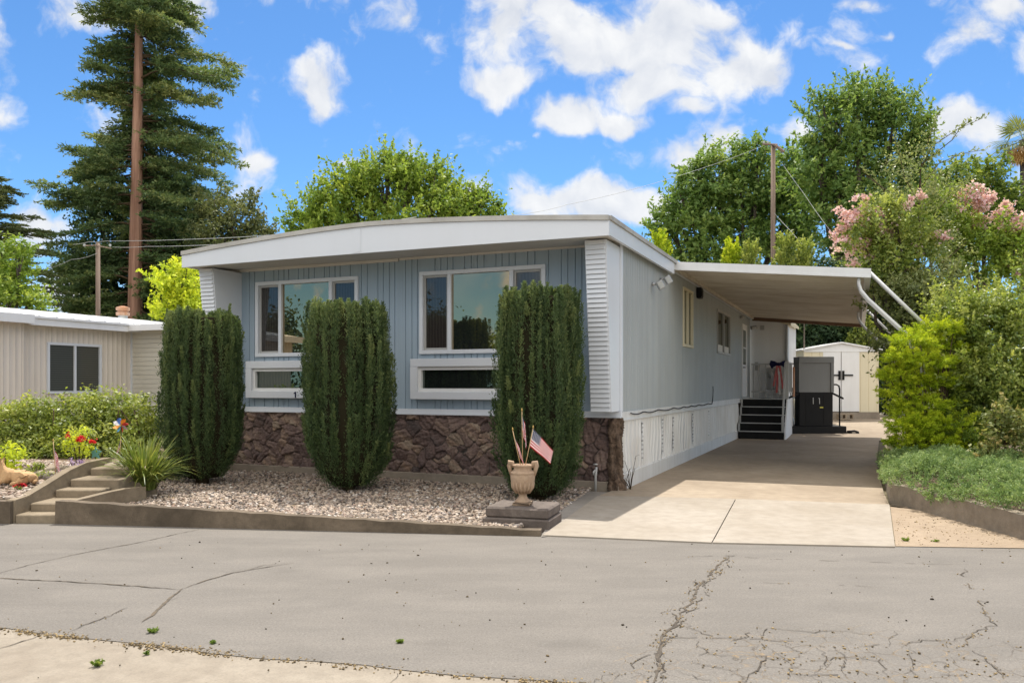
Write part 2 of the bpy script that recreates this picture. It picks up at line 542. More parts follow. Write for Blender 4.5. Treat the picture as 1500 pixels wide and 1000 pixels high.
M['glass_dark'] = glass_mat('dim_window_glass', (.05, .042, .028), .16, (.8, .85, .8))
M['curtain'] = painted('white_curtain', (.72, .71, .68), (.5, .48, .45), .3, .9, .1, (12, 12, .5))


def blinds():
    t = NT('blinds_behind_glass')
    w = t.n('ShaderNodeTexWave', wave_type='BANDS', bands_direction='Z')
    w.inputs['Scale'].default_value = 6.5
    t.l(t.tc.outputs['Object'], w.inputs['Vector'])
    col = t.mix(w.outputs['Fac'], (.040, .041, .035), (.080, .083, .068))
    return t.done(t.bsdf(col, .12, .5))


M['blinds'] = blinds()
# foliage
M['yew'] = foliage('yew_needles', (.022, .040, .017), (.072, .110, .042), (.24, .275, .105), .28, 1.6, dead=(.12, .08, .05))
M['yewcore'] = painted('yew_shade_core', (.022, .022, .012), (.04, .026, .015), .6, .95, .05)
M['redwood'] = foliage('redwood_needles', (.04, .072, .036), (.115, .168, .066), (.31, .315, .12), .36, .35)
M['cedar'] = foliage('cedar_needles', (.05, .075, .038), (.12, .15, .06), (.25, .245, .11), .32, .4)
M['darkgreen'] = foliage('dark_evergreen_leaves', (.018, .036, .018), (.044, .078, .034), (.11, .155, .05), .28, .5)
M['lime'] = foliage('lime_leaves', (.15, .22, .02), (.38, .44, .035), (.62, .62, .05), .45, .9)
M['lightgreen'] = foliage('light_green_leaves', (.075, .13, .022), (.175, .25, .04), (.34, .39, .075), .45, .7)
M['midgreen'] = foliage('mid_green_leaves', (.045, .085, .018), (.125, .185, .035), (.30, .34, .07), .42, .6)
M['walnut'] = foliage('walnut_leaves', (.055, .105, .028), (.145, .225, .058), (.33, .40, .115), .42, .45)
M['olive'] = foliage('olive_leaves', (.045, .065, .028), (.105, .125, .05), (.21, .215, .085), .35, .6)
M['shrub'] = foliage('shrub_leaves', (.06, .098, .022), (.185, .235, .05), (.42, .44, .12), .42, 1.2, .4, .4)
M['greyleaf'] = foliage('grey_green_leaves', (.065, .09, .035), (.185, .215, .08), (.38, .38, .16), .38, 1.0, .4, .4)
M['golden'] = foliage('golden_juniper_sprays', (.07, .125, .01), (.26, .34, .018), (.55, .57, .04), .38, 1.2)
M['blueju'] = foliage('creeping_juniper_sprays', (.045, .085, .028), (.145, .215, .075), (.36, .43, .19), .3, 1.6)
M['hedge'] = foliage('hedge_leaves', (.055, .085, .018), (.19, .235, .045), (.44, .45, .11), .40, 1.6, .4, .4)
M['strap'] = foliage('strap_leaves', (.04, .065, .014), (.115, .155, .03), (.29, .29, .07), .32, 2.0, .4, .4)
M['rose'] = foliage('rose_leaves', (.07, .09, .03), (.19, .21, .07), (.42, .30, .12), .38, 1.5)
M['pinkbl'] = foliage('pink_blossom', (.40, .24, .26), (.58, .40, .43), (.66, .54, .54), .35, 1.2)
M['redbl'] = foliage('red_blossom', (.35, .01, .015), (.50, .02, .03), (.6, .06, .05), .3, 3)
M['purple'] = foliage('purple_blossom', (.18, .12, .26), (.34, .24, .44), (.55, .42, .60), .3, 3)
M['tealm'] = painted('teal_metal', (.10, .28, .26), (.2, .4, .36), .4, .4, .5)
M['palm'] = foliage('palm_frond', (.06, .085, .03), (.16, .19, .07), (.30, .31, .13), .3, .5)
M['deadpalm'] = foliage('dead_palm_frond', (.26, .15, .06), (.42, .27, .12), (.55, .40, .2), .3, .5)


def asphalt():
    t = NT('aged_asphalt')
    big = t.ramp(t.noise(.35, 6, .6, t.coord((.5, 1.6, 1)), .8), [(.35, 0), (.68, 1)])
    mid = t.noise(2.2, 7, .65, t.coord((.45, 1.3, 1)))
    col = t.mix(t.math('MULTIPLY', big, .55), (.190, .172, .150), (.145, .130, .112))
    col = t.mix(t.math('MULTIPLY', t.ramp(mid, [(.42, 0), (.66, 1)]), .75), col, (.222, .200, .173))
    fine = t.noise(75, 3, .75)
    col = t.mix(t.math('MULTIPLY', t.ramp(fine, [(.46, 0), (.70, 1)]), .6), col, (.085, .076, .066))
    vo = t.n('ShaderNodeTexVoronoi'); vo.inputs['Scale'].default_value = 55
    t.l(t.tc.outputs['Object'], vo.inputs['Vector'])
    col = t.mix(t.ramp(vo.outputs['Distance'], [(.10, .35), (.22, 0)]), col, (.40, .37, .33))
    st = t.ramp(t.noise(.9, 5, .6, t.coord((.8, 1.0, 1)), 1.2), [(.58, 0), (.74, 1)])
    col = t.mix(t.math('MULTIPLY', st, .5), col, (.128, .116, .10))
    gr = t.noise(28, 4, .8)
    col = t.mix(t.math('MULTIPLY', t.ramp(gr, [(.5, 0), (.75, 1)]), .45), col, (.12, .11, .098))
    # alligator cracking where the surface has failed
    wv = t.n('ShaderNodeVectorMath', operation='ADD')
    nz = t.n('ShaderNodeTexNoise'); nz.inputs['Scale'].default_value = 3.5; nz.inputs['Detail'].default_value = 5
    t.l(t.tc.outputs['Object'], nz.inputs['Vector'])
    sc = t.n('ShaderNodeVectorMath', operation='SCALE'); sc.inputs['Scale'].default_value = .28
    t.l(nz.outputs['Color'], sc.inputs[0])
    t.l(t.tc.outputs['Object'], wv.inputs[0]); t.l(sc.outputs[0], wv.inputs[1])
    v2 = t.n('ShaderNodeTexVoronoi', feature='DISTANCE_TO_EDGE'); v2.inputs['Scale'].default_value = 6.5
    t.l(wv.outputs[0], v2.inputs['Vector'])
    crack = t.ramp(v2.outputs['Distance'], [(.0, 1), (.014, .85), (.034, 0)])
    sp = t.n('ShaderNodeSeparateXYZ'); t.l(t.tc.outputs['Object'], sp.inputs[0])
    ex = t.math('DIVIDE', t.math('SUBTRACT', sp.outputs['X'], 1.75), 1.45)
    ey = t.math('DIVIDE', t.math('SUBTRACT', sp.outputs['Y'], 4.15), .95)
    dd = t.math('ADD', t.math('MULTIPLY', ex, ex), t.math('MULTIPLY', ey, ey))
    dd = t.math('ADD', dd, t.math('MULTIPLY', t.noise(2.6, 4), 1.5))
    mask = t.ramp(t.math('MULTIPLY', dd, .5), [(.50, 1), (.92, 0)])
    cm = t.math('MULTIPLY', t.math('MULTIPLY', crack, mask), t.ramp(t.noise(3.3, 4, .6), [(.36, .05), (.58, 1)]))
    ccol = t.mix(t.ramp(t.noise(9, 4), [(.42, 0), (.6, 1)]), (.075, .062, .048), (.30, .215, .12))
    col = t.mix(t.math('MULTIPLY', cm, .8), col, ccol)
    h = t.math('SUBTRACT', t.math('ADD', t.math('MULTIPLY', fine, .7), t.math('MULTIPLY', mid, .5)), cm)
    return t.done(t.bsdf(col, .88, .22, 0, t.bump(h, .5, .008)))


M['asphalt'] = asphalt()


def ventmat():
    t = NT('slotted_vent')
    s = t.n('ShaderNodeSeparateXYZ'); t.l(t.tc.outputs['Object'], s.inputs[0])
    a = t.math('LESS_THAN', t.math('FRACT', t.math('MULTIPLY', s.outputs['Z'], 15)), .42)
    b = t.math('GREATER_THAN', t.math('ABSOLUTE', s.outputs['Y']), .012)
    f = t.math('MULTIPLY', t.math('MULTIPLY', a, b), t.math('GREATER_THAN', t.noise(13, 2), .42))
    return t.done(t.bsdf(t.mix(f, (.70, .70, .69), (.10, .095, .085)), .5, .3))


M['vent'] = ventmat()

# ================================================================== house frame
HA = R(-23.2)
P0 = Vector((1.53, 11.40, 0))
HX = Vector((math.cos(HA), math.sin(HA), 0))        # to the right along the front
HB = Vector((-math.sin(HA), math.cos(HA), 0))       # towards the back


def W(x, y, z=0.0):
    return P0 + HX * x + HB * y + Vector((0, 0, z))


# ================================================================== ground
def poly(name, pts, mat, z=None, kind='structure', th=None):
    mb = MB()
    P = [Vector((p[0], p[1], z if z is not None else p[2])) for p in pts]
    if th: mb.prism([p - Vector((0, 0, th)) for p in P], (0, 0, th))
    else: mb.add(P, [tuple(range(len(P)))])
    o = mb.build(name, mat)
    o['kind'] = kind
    return o


poly('terrain', [(-400, -300), (400, -300), (400, 600), (-400, 600)], M['terrain'], -.03)
# road sheet: the near edge is cut a little ragged along the gutter
near = [(-90, 16.6), (-30, 8.8)]
for i in range(90):
    x = -6 + 16 * i / 89
    y = 4.93 - .261 * (x + 3.13) + .018 * math.sin(x * 5.1) + random.uniform(-.014, .014) + .03 * math.sin(x * 1.3)
    near.append((x, y))
road = near + [(90, -19.3), (90, 3.2), (12, 7.0), (3.6, 7.52), (.3, 8.15), (-4.9, 8.9), (-16, 10.4), (-90, 19.6)]
poly('road', road, M['asphalt'], 0.0)
poly('gutter_pavement', [(-90, 16.9), (-90, -60), (90, -60), (90, -19), (10, 1.8), (-6, 5.9), (-30, 9.1)], M['nearcon'], -.004)

# driveway: new apron slab, older slab, rear ramp
AP = [G(795, 785), G(1043, 796), G(1311, 802), G(1303, 740), G(1078, 731.5), G(876, 727)]
ap1 = [AP[0], AP[1] - Vector((.006, 0, 0)), AP[4] - Vector((.006, 0, 0)), AP[5]]
ap2 = [AP[1] + Vector((.006, 0, 0)), AP[2], AP[3], AP[4] + Vector((.006, 0, 0))]
poly('driveway_apron', ap1, M['concrete'], .014, th=.1)
poly('driveway_apron', ap2, M['concrete'], .014, th=.1)
dv = []
ys = [0.0, 4, 8, 12, 16]
c0, c1 = AP[5] + Vector((.01, .012, 0)), AP[3] + Vector((0, .012, 0))
rows = [[(c0.x, c0.y, .010), (c1.x, c1.y, .010)]]
for y, z in ((1.2, .010), (6, .010), (12.4, .010), (15.0, .05), (17.5, .22), (20, .31), (23, .33)):
    a, b = W(-.05, y), W(3.42, y) if y < 12 else W(3.42 + (y - 12) * .5, y)
    rows.append([(a.x, a.y, z), (b.x, b.y, z)])
mb = MB(); mb.sheet(rows); mb.build('driveway', M['oldcon'])['kind'] = 'structure'
poly('side_strip', [(G(793, 786.5)), (G(800, 786)), (G(877, 727.5)), W(.02, -.3), W(-.42, -.28), G(812, 752)], M['path'], .008)

# curb wall along the bed, bed surface
CA, CB = G(80, 767), G(792, 785.5)
cdir = (CB - CA).normalized()
cn = Vector((-cdir.y, cdir.x, 0))


def curb_top(s):
    return .245 + (.055 - .245) * s


mb = MB()
n = 26
for i in range(n):
    s0, s1 = i / n, (i + 1) / n
    b = [CA.lerp(CB, s0), CA.lerp(CB, s1)]
    w = .13
    j = .004 * math.sin(i * 2.7)
    bot = [b[0] - Vector((0, 0, .05)), b[1] - Vector((0, 0, .05)), b[1] + cn * w - Vector((0, 0, .05)), b[0] + cn * w - Vector((0, 0, .05))]
    j0, j1 = .006 * math.sin(i * 2.7), .006 * math.sin((i + 1) * 2.7)
    up = [b[0] + cn * .012 + Vector((0, 0, curb_top(s0) + j0)), b[1] + cn * .012 + Vector((0, 0, curb_top(s1) + j1)), b[1] + cn * w + Vector((0, 0, curb_top(s1) + j1)), b[0] + cn * w + Vector((0, 0, curb_top(s0) + j0))]
    nb = len(mb.v)
    mb.add(bot + up, [(0, 1, 5, 4), (4, 5, 6, 7), (2, 3, 7, 6)] + ([(0, 4, 7, 3)] if i == 0 else []) + ([(1, 2, 6, 5)] if i == n - 1 else []))
setp(mb.build('retaining_wall', M['curb']), 'long dark concrete curb wall holding the gravel bed along the road', 'curb wall')
LA = G(15, 767)
mb = MB()
lw = Vector((-cdir.x, -cdir.y, 0))
pts = [LA + lw * 9, LA]
mb.hexa([pts[0] - Vector((0, 0, .05)), pts[1] - Vector((0, 0, .05)), pts[1] + cn * .14 - Vector((0, 0, .05)), pts[0] + cn * .14 - Vector((0, 0, .05))],
        [pts[0] + Vector((0, 0, .27)), pts[1] + Vector((0, 0, .24)), pts[1] + cn * .14 + Vector((0, 0, .24)), pts[0] + cn * .14 + Vector((0, 0, .27))])
setp(mb.build('retaining_wall', M['curb']), 'short dark concrete curb wall left of the garden steps', 'curb wall')

BL = [CA + cn * .1, CB + cn * .1]          # road side
BH = [W(-7.6, -.02), W(.0, -.02)]          # house side


def bed(s, t):
    """s along the road, t towards the house"""
    a = BL[0].lerp(BL[1], s); b = BH[0].lerp(BH[1], s)
    r = G(812, 752); 
    p = a.lerp(b, t)
    if s > .8:
        e = G(744, 782).lerp(r, min(1, t * 2.4)) if t < .417 else r.lerp(W(-.45, -.05), (t - .417) / .583)
        q = a.lerp(b, t)
        p = q.lerp(e, (s - .8) / .2)
    p = Vector(p)
    z0 = .03 + .42 * (curb_top(s) - .05)
    p.z = z0 * (1 - t) ** 1.5 + .0 * (1 - (1 - t) ** 1.5) + .015 * math.sin(p.x * 2.1) * math.sin(p.y * 1.7) * min(1, 4 * t)
    return p


mb = MB()
mb.sheet([[bed(s / 30, t / 14) for s in range(31)] for t in range(15)])
mb.build('gravel_bed_ground', M['soil'], None, True)['kind'] = 'structure'

ICO = None


def pebble_mesh(name, pos, size, mat, tint, flat=.6):
    """small tumbled stones, one mesh"""
    g = (1 + 5 ** .5) / 2
    iv = unit(np.array([(-1, g, 0), (1, g, 0), (-1, -g, 0), (1, -g, 0), (0, -1, g), (0, 1, g), (0, -1, -g), (0, 1, -g), (g, 0, -1), (g, 0, 1), (-g, 0, -1), (-g, 0, 1)], dtype=float))
    fi = np.array([(0, 11, 5), (0, 5, 1), (0, 1, 7), (0, 7, 10), (0, 10, 11), (1, 5, 9), (5, 11, 4), (11, 10, 2), (10, 7, 6), (7, 1, 8), (3, 9, 4), (3, 4, 2), (3, 2, 6), (3, 6, 8), (3, 8, 9), (4, 9, 5), (2, 4, 11), (6, 2, 10), (8, 6, 7), (9, 8, 1)])
    n = len(pos)
    v = iv[None] * (1 + .22 * rng.normal(size=(n, 12, 1)).clip(-1.5, 1.5))
    sc = np.stack([.7 + .6 * rng.random(n), .6 + .5 * rng.random(n), flat * (.6 + .6 * rng.random(n))], 1)
    v = v * sc[:, None, :]
    a = rng.random(n) * 2 * PI
    b = rng.normal(size=n) * .35
    ca, sa, cb, sb = np.cos(a), np.sin(a), np.cos(b), np.sin(b)
    x, y, z = v[..., 0], v[..., 1], v[..., 2]
    y, z = y * cb[:, None] - z * sb[:, None], y * sb[:, None] + z * cb[:, None]
    x, y = x * ca[:, None] - y * sa[:, None], x * sa[:, None] + y * ca[:, None]
    v = np.stack([x, y, z], -1) * np.broadcast_to(size, (n,))[:, None, None] * .5 + pos[:, None, :]
    fs = (fi[None] + (np.arange(n) * 12)[:, None, None]).reshape(-1, 3)
    return np_mesh(name, v.reshape(-1, 3), fs, mat, None, np.repeat(tint, 20))


n = 34000
st = rng.random((n, 2))
st[:, 1] = st[:, 1] ** 1.15
pos = np.array([bed(a, b) for a, b in st]) + np.stack([np.zeros(n), np.zeros(n), rng.random(n) * .02 - .002], 1)
pebble_mesh('gravel', pos, .018 + .046 * rng.random(n) ** 2.0, M['gravel'], rng.random(n))['kind'] = 'stuff'

# left garden ground, rising away from the road
def garden(x, y):
    t = min(max((y - 8.75) / 1.7, 0), 1)
    return .235 + .19 * t + .02 * math.sin(x * 3 + y * 2) * t + max(0, y - 10.5) * .012


gx = [-15, -12, -10, -8.6, -7.6, -7, -6.6, -6.2, -5.8, -5.44, -5.36]
gy = [8.85, 9.0, 9.2, 9.5, 9.8, 10.2, 10.6, 11, 12, 14, 17]
mb = MB()
mb.sheet([[(x, max(y, 8.72 - .128 * (x + 5.5) + .08) if y < 9 else y, garden(x, y)) for x in gx] for y in gy])
mb.build('garden_ground', M['soil'], None, True)['kind'] = 'structure'
n = 5200
x = -5.42 - 3.6 * rng.random(n) ** 1.2
y = 8.85 + 2.3 * rng.random(n)
y = np.maximum(y, 8.72 - .128 * (x + 5.5) + .12)
pos = np.stack([x, y, np.array([garden(a, b) for a, b in zip(x, y)]) + rng.random(n) * .012], 1)
pebble_mesh('gravel', pos, .026 + .045 * rng.random(n) ** 1.6, M['gravel'], (.25 + .75 * rng.random(n)))['kind'] = 'stuff'

# garden steps with flank walls
root = thing('garden_steps', 'weathered concrete garden steps climbing between low flank walls', 'steps', (-5.0, 8.7, 0))
o0 = Vector((-5.0, 8.7, 0))
yl = [8.70, 8.92, 9.36, 9.62, 10.02, 10.5]
for i in range(5):
    y0, y1 = yl[i], yl[i + 1]
    xl, xr = -5.37 + .03 * i, -4.90 + .17 * max(0, i - 1) * .5 + (0 if i == 0 else .03)
    mb = MB()
    mb.box(xl - o0.x + .0, xr - o0.x, y0 - o0.y + .004, y1 - o0.y + .05 * (i < 4), -.05, .095 * (i + 1) - .004 * i, .5, .012)
    mb.build('step', M['step'], root)
mb = MB()
P = [(8.72, .25), (8.95, .27), (9.3, .36), (9.7, .47), (10.05, .53), (10.6, .54)]
for (ya, za), (yb, zb) in zip(P[:-1], P[1:]):
    xa, xb = -5.38 + .06 * (ya - 8.7), -5.38 + .06 * (yb - 8.7)
    bt = [(xa - .1, ya, -.05), (xa, ya, -.05), (xb, yb, -.05), (xb - .1, yb, -.05)]
    up = [(xa - .1, ya, za), (xa, ya, za), (xb, yb, zb), (xb - .1, yb, zb)]
    mb.hexa([Vector(p) - o0 for p in bt], [Vector(p) - o0 for p in up])
mb.build('flank_wall', M['step'], root)
mb = MB()
P = [(8.80, .235), (9.0, .243), (9.3, .262), (9.6, .268), (9.85, .255)]
for (ya, za), (yb, zb) in zip(P[:-1], P[1:]):
    xa, xb = -4.86 + .28 * (ya - 8.8), -4.86 + .28 * (yb - 8.8)
    bt = [(xa, ya, -.05), (xa + .09, ya, -.05), (xb + .09, yb, -.05), (xb, yb, -.05)]
    up = [(xa, ya, za), (xa + .09, ya, za), (xb + .09, yb, zb), (xb, yb, zb)]
    mb.hexa([Vector(p) - o0 for p in bt], [Vector(p) - o0 for p in up])
mb.build('flank_wall', M['step'], root)

# dirt verge and planter wall on the right
poly('dirt_verge', [G(1312, 800.5), (7.5, 7.15), (12, 6.9), (12, 9), (4.6, 9.9), G(1304, 741)], M['dirt'], .006)
n = 500
u = rng.random((n, 2))
pos = np.stack([3.6 + 1.6 * u[:, 0], 7.5 + 1.9 * u[:, 1], np.full(n, .008)], 1)
pos = pos[(pos[:, 0] - 3.55) * 2.0 > (pos[:, 1] - 7.5)]
pebble_mesh('dirt_crumbs', pos, .005 + .014 * rng.random(len(pos)) ** 2, M['debris'], .5 + .5 * rng.random(len(pos)), .7)['kind'] = 'stuff'
WP = [W(3.46, 5.2), W(3.47, 2.6), Vector((4.80, 10.25, 0)), Vector((4.82, 9.7, 0)), Vector((4.86, 8.9, 0)), Vector((4.90, 8.2, 0)), Vector((4.93, 7.5, 0)), Vector((5.1, 6.9, 0)), Vector((6.0, 6.75, 0)), Vector((9, 6.85, 0))]
mb = MB()
for i in range(len(WP) - 1):
    a, b = WP[i], WP[i + 1]
    d = (b - a).normalized(); nn = Vector((-d.y, d.x, 0))
    ts = .24
    k = 4
    for q in range(k):
        p, r = a.lerp(b, q / k), a.lerp(b, (q + 1) / k)
        j0, j1 = .008 * math.sin((i * k + q) * 1.9), .008 * math.sin((i * k + q + 1) * 1.9)
        lo = [p, r, r + nn * .14, p + nn * .14]
        hi = [p + nn * .02, r + nn * .02, r + nn * .14, p + nn * .14]
        mb.hexa([v - Vector((0, 0, .05)) for v in lo], [hi[0] + Vector((0, 0, ts + j0)), hi[1] + Vector((0, 0, ts + j1)), hi[2] + Vector((0, 0, ts + j1)), hi[3] + Vector((0, 0, ts + j0))])
setp(mb.build('planter_wall', M['planter']), 'curved low stained concrete planter wall under creeping juniper by the driveway', 'planter wall')
poly('planter_soil', [(WP[0].x + .1, WP[0].y, .2), (WP[1].x + .1, WP[1].y, .2), (4.92, 10.2, .2), (4.98, 8.2, .2), (5.1, 7.1, .2), (12, 7.0, .2), (16, 12, .2), (16, 22, .2), (11.2, 22, .2), (9.5, 20, .2)], M['soil'], .2)

# cracks and debris on the asphalt
CRUMB = []


def ribbon(mb, pts, w, z, t=0.4, jit=.02, skip=.0, crumbs=0.0):
    """a crack: short slivers of varying width along a wandering line, some missing, loose crumbs beside it"""
    P = [G(*p) for p in pts]
    Q = []
    off = Vector((0, 0, 0))
    for a, b in zip(P[:-1], P[1:]):
        k = max(2, int((b - a).length / .035))
        for i in range(k):
            off = off * .72 + Vector((random.gauss(0, jit * .55), random.gauss(0, jit * .55), 0))
            Q.append(a.lerp(b, i / k) + off)
    Q.append(P[-1])
    L, Rr = [], []
    ww = w
    for i, p in enumerate(Q):
        d = (Q[min(i + 1, len(Q) - 1)] - Q[max(i - 1, 0)]).normalized()
        nn = Vector((-d.y, d.x, 0))
        ww = ww * .55 + .45 * w * random.choice((.25, .5, .8, 1.1, 1.6))
        v = ww * min(1, .2 + .8 * min(i, len(Q) - 1 - i) / 6)
        L.append((p + nn * v / 2) + Vector((0, 0, z))); Rr.append((p - nn * v / 2) + Vector((0, 0, z)))
        if random.random() < crumbs:
            for q in range(random.randint(1, 4)):
                CRUMB.append((p.x + random.gauss(0, .028), p.y + random.gauss(0, .022), z))
    run = 0
    for i in range(len(Q) - 1):
        if run > 0: run -= 1; continue
        if random.random() < skip: run = random.randint(1, 3); continue
        mb.add([L[i], L[i + 1], Rr[i + 1], Rr[i]], [(0, 1, 2, 3)], min(1, max(0, t + random.uniform(-.3, .3))))


mb = MB()
ribbon(mb, [(-20, 846), (60, 850), (150, 855), (265, 863)], .018, .004, .5, .006)
ribbon(mb, [(265, 863), (300, 850), (345, 838), (400, 829), (430, 825)], .016, .004, .5, .005)
ribbon(mb, [(345, 839), (385, 828), (430, 824)], .010, .0045, .5, .005, .05)
ribbon(mb, [(267, 862), (245, 880), (222, 902), (208, 911)], .026, .0042, .6, .006)
ribbon(mb, [(-10, 842), (40, 828), (110, 812), (200, 795), (292, 775)], .012, .004, .45, .006, .02)
ribbon(mb, [(100, 926), (150, 905), (175, 895), (190, 888)], .008, .004, .2, .014, .1, .3)
ribbon(mb, [(190, 888), (250, 880), (275, 872)], .004, .004, .2, .014, .4)
main = [(1068, 814), (1050, 832), (1030, 852), (1010, 885), (990, 912), (975, 938), (965, 965), (955, 1002)]
ribbon(mb, main, .022, .0040, .55, .022, .02, .5)
ribbon(mb, [(x + 7, y) for x, y in main], .009, .0044, .3, .03, .18, .4)
ribbon(mb, [(x - 8, y + 2) for x, y in main[1:]], .008, .0047, .35, .03, .25, .3)
FINE = [[(1000, 815), (1068, 814), (1110, 818), (1300, 824), (1420, 827)], [(990, 908), (1040, 928), (1075, 938), (1100, 932), (1124, 920), (1120, 945), (1110, 975), (1085, 1002)],
        [(1412, 832), (1415, 845), (1428, 860), (1440, 880), (1455, 912), (1430, 928), (1428, 950), (1445, 975), (1480, 1002)], [(1430, 930), (1370, 938), (1310, 945), (1230, 948), (1150, 940), (1060, 935), (975, 938), (930, 970), (900, 995)],
        [(1430, 930), (1465, 938), (1500, 950)], [(975, 915), (970, 895), (985, 888)], [(1080, 852), (1150, 855), (1230, 857), (1300, 860)], [(1090, 962), (1150, 968), (1250, 965), (1350, 972), (1460, 965)],
        [(1270, 945), (1285, 965), (1300, 985), (1310, 1002)], [(1000, 970), (1090, 985), (1190, 990), (1300, 985)], [(1180, 945), (1210, 965), (1195, 990)], [(1330, 945), (1345, 968), (1330, 1000)], [(1120, 945), (1150, 968), (1140, 1000)],
        [(1228, 948), (1240, 966), (1225, 1000)], [(1385, 936), (1400, 958), (1392, 985)], [(1440, 965), (1470, 985), (1500, 990)], [(1020, 950), (1060, 960), (1090, 962)], [(1300, 985), (1370, 990), (1440, 982)], [(1124, 920), (1200, 925), (1290, 928)], [(990, 980), (1040, 995), (1070, 1002)], [(905, 985), (870, 1000)],
        [(1100, 985), (1120, 1002)], [(1190, 990), (1205, 1004)], [(1020, 935), (1035, 952), (1025, 975)], [(1160, 942), (1170, 955)], [(1300, 946), (1310, 930), (1322, 925)]]
for k, f in enumerate(FINE):
    ribbon(mb, f, .0085 if k in (2,) else random.uniform(.0045, .0075), .0043 + .0002 * (k % 5), .3 if k != 2 else .6, .026 if k not in (0, 6) else .008, .12 if k not in (0, 6) else .35, .35 if k not in (0, 6) else .03)
mb.build('asphalt_cracks', M['crack'])['kind'] = 'structure'
cp_ = np.array(CRUMB)
pebble_mesh('crack_crumbs', cp_, .006 + .012 * rng.random(len(cp_)) ** 2, M['debris'], (.45 + .55 * rng.random(len(cp_))), .5)['kind'] = 'stuff'
mb = MB()
ribbon(mb, [(-5, 950), (40, 936), (62, 928)], .014, .0, .5, .01)
ribbon(mb, [(570, 1000), (582, 985)], .012, .0, .3, .01)
mb.build('pavement_joint', M['crack'])['kind'] = 'structure'
# crumbs along the ragged edge, stray bits on the road
n = 5200
x = -5 + 7.5 * rng.random(n)
y = 4.93 - .261 * (x + 3.13) + .03 * np.sin(x * 1.3) + rng.normal(size=n) * .030 - .01
keep = rng.random(n) < (.25 + .75 * (np.sin(x * 4.1) * np.sin(x * 1.7 + 1) > .1))
pos = np.stack([x, y, np.full(n, .0)], 1)[keep]
pebble_mesh('edge_crumbs', pos, .005 + .015 * rng.random(len(pos)) ** 2, M['debris'], .25 + .75 * rng.random(len(pos)), .6)['kind'] = 'stuff'
n = 260
pos = np.stack([-5 + 10 * rng.random(n), 3.5 + 4.2 * rng.random(n), np.full(n, .004)], 1)
pebble_mesh('road_crumbs', pos, .008 + .014 * rng.random(n) ** 2, M['debris'], rng.random(n) * .7, .7)['kind'] = 'stuff'

n = 420
st = rng.random((n, 2))
C = np.array([bed(a, b) for a, b in st]) + np.array([0, 0, .03])
V = leaf_arrays(C, rng.normal(size=(n, 3)) * .4 + np.array([0, 0, 1]), .03 + .03 * rng.random(n), .012 + .014 * rng.random(n))
leaf_obj('leaf_litter', V, M['debris'], None, .25 + .6 * rng.random(n))['kind'] = 'stuff'
# ================================================================== the mobile home (local frame: x right along the front, y back, z up)
home = thing('mobile_home', 'blue-grey single-storey mobile home with white arched fascia and brown stone skirting', 'mobile home', P0, HA)
WD, LN, ZB, ZT = 7.1, 15.0, 1.10, 3.50


def siding(x0, x1, z0, z1, y, joints, depth=.016, gw=.020, axis='x', sign=1, mb=None):
    """vertical board siding with grooves at the joint positions"""
    mb = mb or MB()
    pts = [(x0, 0)]
    for j in joints:
        if x0 + gw < j < x1 - gw:
            pts += [(j - gw / 2, 0), (j - gw * .2, depth), (j + gw * .2, depth), (j + gw / 2, 0)]
    pts.append((x1, 0))
    f = (lambda a, d, z: (a, y + d * sign, z)) if axis == 'x' else (lambda a, d, z: (y + d * sign, a, z))
    mb.sheet([[f(a, d, z) for a, d in pts] for z in (z0, z1)])
    return mb


# front wall with openings for the four windows
UP = [(-6.48, -4.376), (-3.235, -1.12)]      # upper windows, outer frame in x
LO = [(-6.61, -4.25), (-3.345, -1.0)]        # lower windows
UZ, LZ = (1.975, 3.265), (1.27, 1.90)
joints = []
x = -WD + .05
pat = [.115, .10, .20, .115, .10, .115, .20, .10]
k = 0
while x < 0:
    joints.append(x); x += pat[k % 8]; k += 1
mb = MB()
edges = [-WD, -6.56, -4.30, -3.29, -1.06, 0]
for a, b, hole in ((-WD, -6.42, 0), (-6.42, -4.43, 1), (-4.43, -3.18, 0), (-3.18, -1.18, 1), (-1.18, 0, 0)):
    if not hole: siding(a, b, ZB, ZT + .02, 0, joints, mb=mb)
    else:
        siding(a, b, ZB, 1.40, 0, joints, mb=mb)
        siding(a, b, 1.76, 2.04, 0, joints, mb=mb)
        siding(a, b, 3.20, ZT + .02, 0, joints, mb=mb)
mb.build('wall', M['blue'], home)
# right side wall, fine ribs, openings for windows and door
SW = [(4.45, 5.42, 2.235, 3.38), (8.53, 10.65, 2.25, 3.31)]
DOOR = (13.05, 14.10, 1.14, 3.22)
ribs = [i * .105 + .04 for i in range(int(LN / .105))]
mb = MB()
cur = 0.0
for (a, b, z0, z1) in SW + [DOOR]:
    siding(cur, a, ZB, ZT + .1, 0, ribs, .012, .022, 'y', -1, mb)
    siding(a, b, ZB, z0, 0, ribs, .012, .022, 'y', -1, mb)
    siding(a, b, z1, ZT + .1, 0, ribs, .012, .022, 'y', -1, mb)
    cur = b
siding(cur, LN, ZB, ZT + .1, 0, ribs, .012, .022, 'y', -1, mb)
mb.build('wall', M['side'], home)
mb = MB(); mb.box(-WD, -WD + .05, .03, LN - .03, .05, ZT); mb.build('wall', M['blue'], home)
mb = MB(); mb.box(-WD, -.03, LN - .05, LN, .05, ZT); mb.build('wall', M['side'], home)
# dark inside so nothing shines through
mb = MB(); mb.box(-WD + .06, -.14, .16, LN - .08, .3, ZT - .04); mb.build('interior', M['blackmat'], home)


def roofz(x):
    t = abs((x + 3.55) / 3.68)
    return 3.685 + .205 * (1 - t ** 1.55)


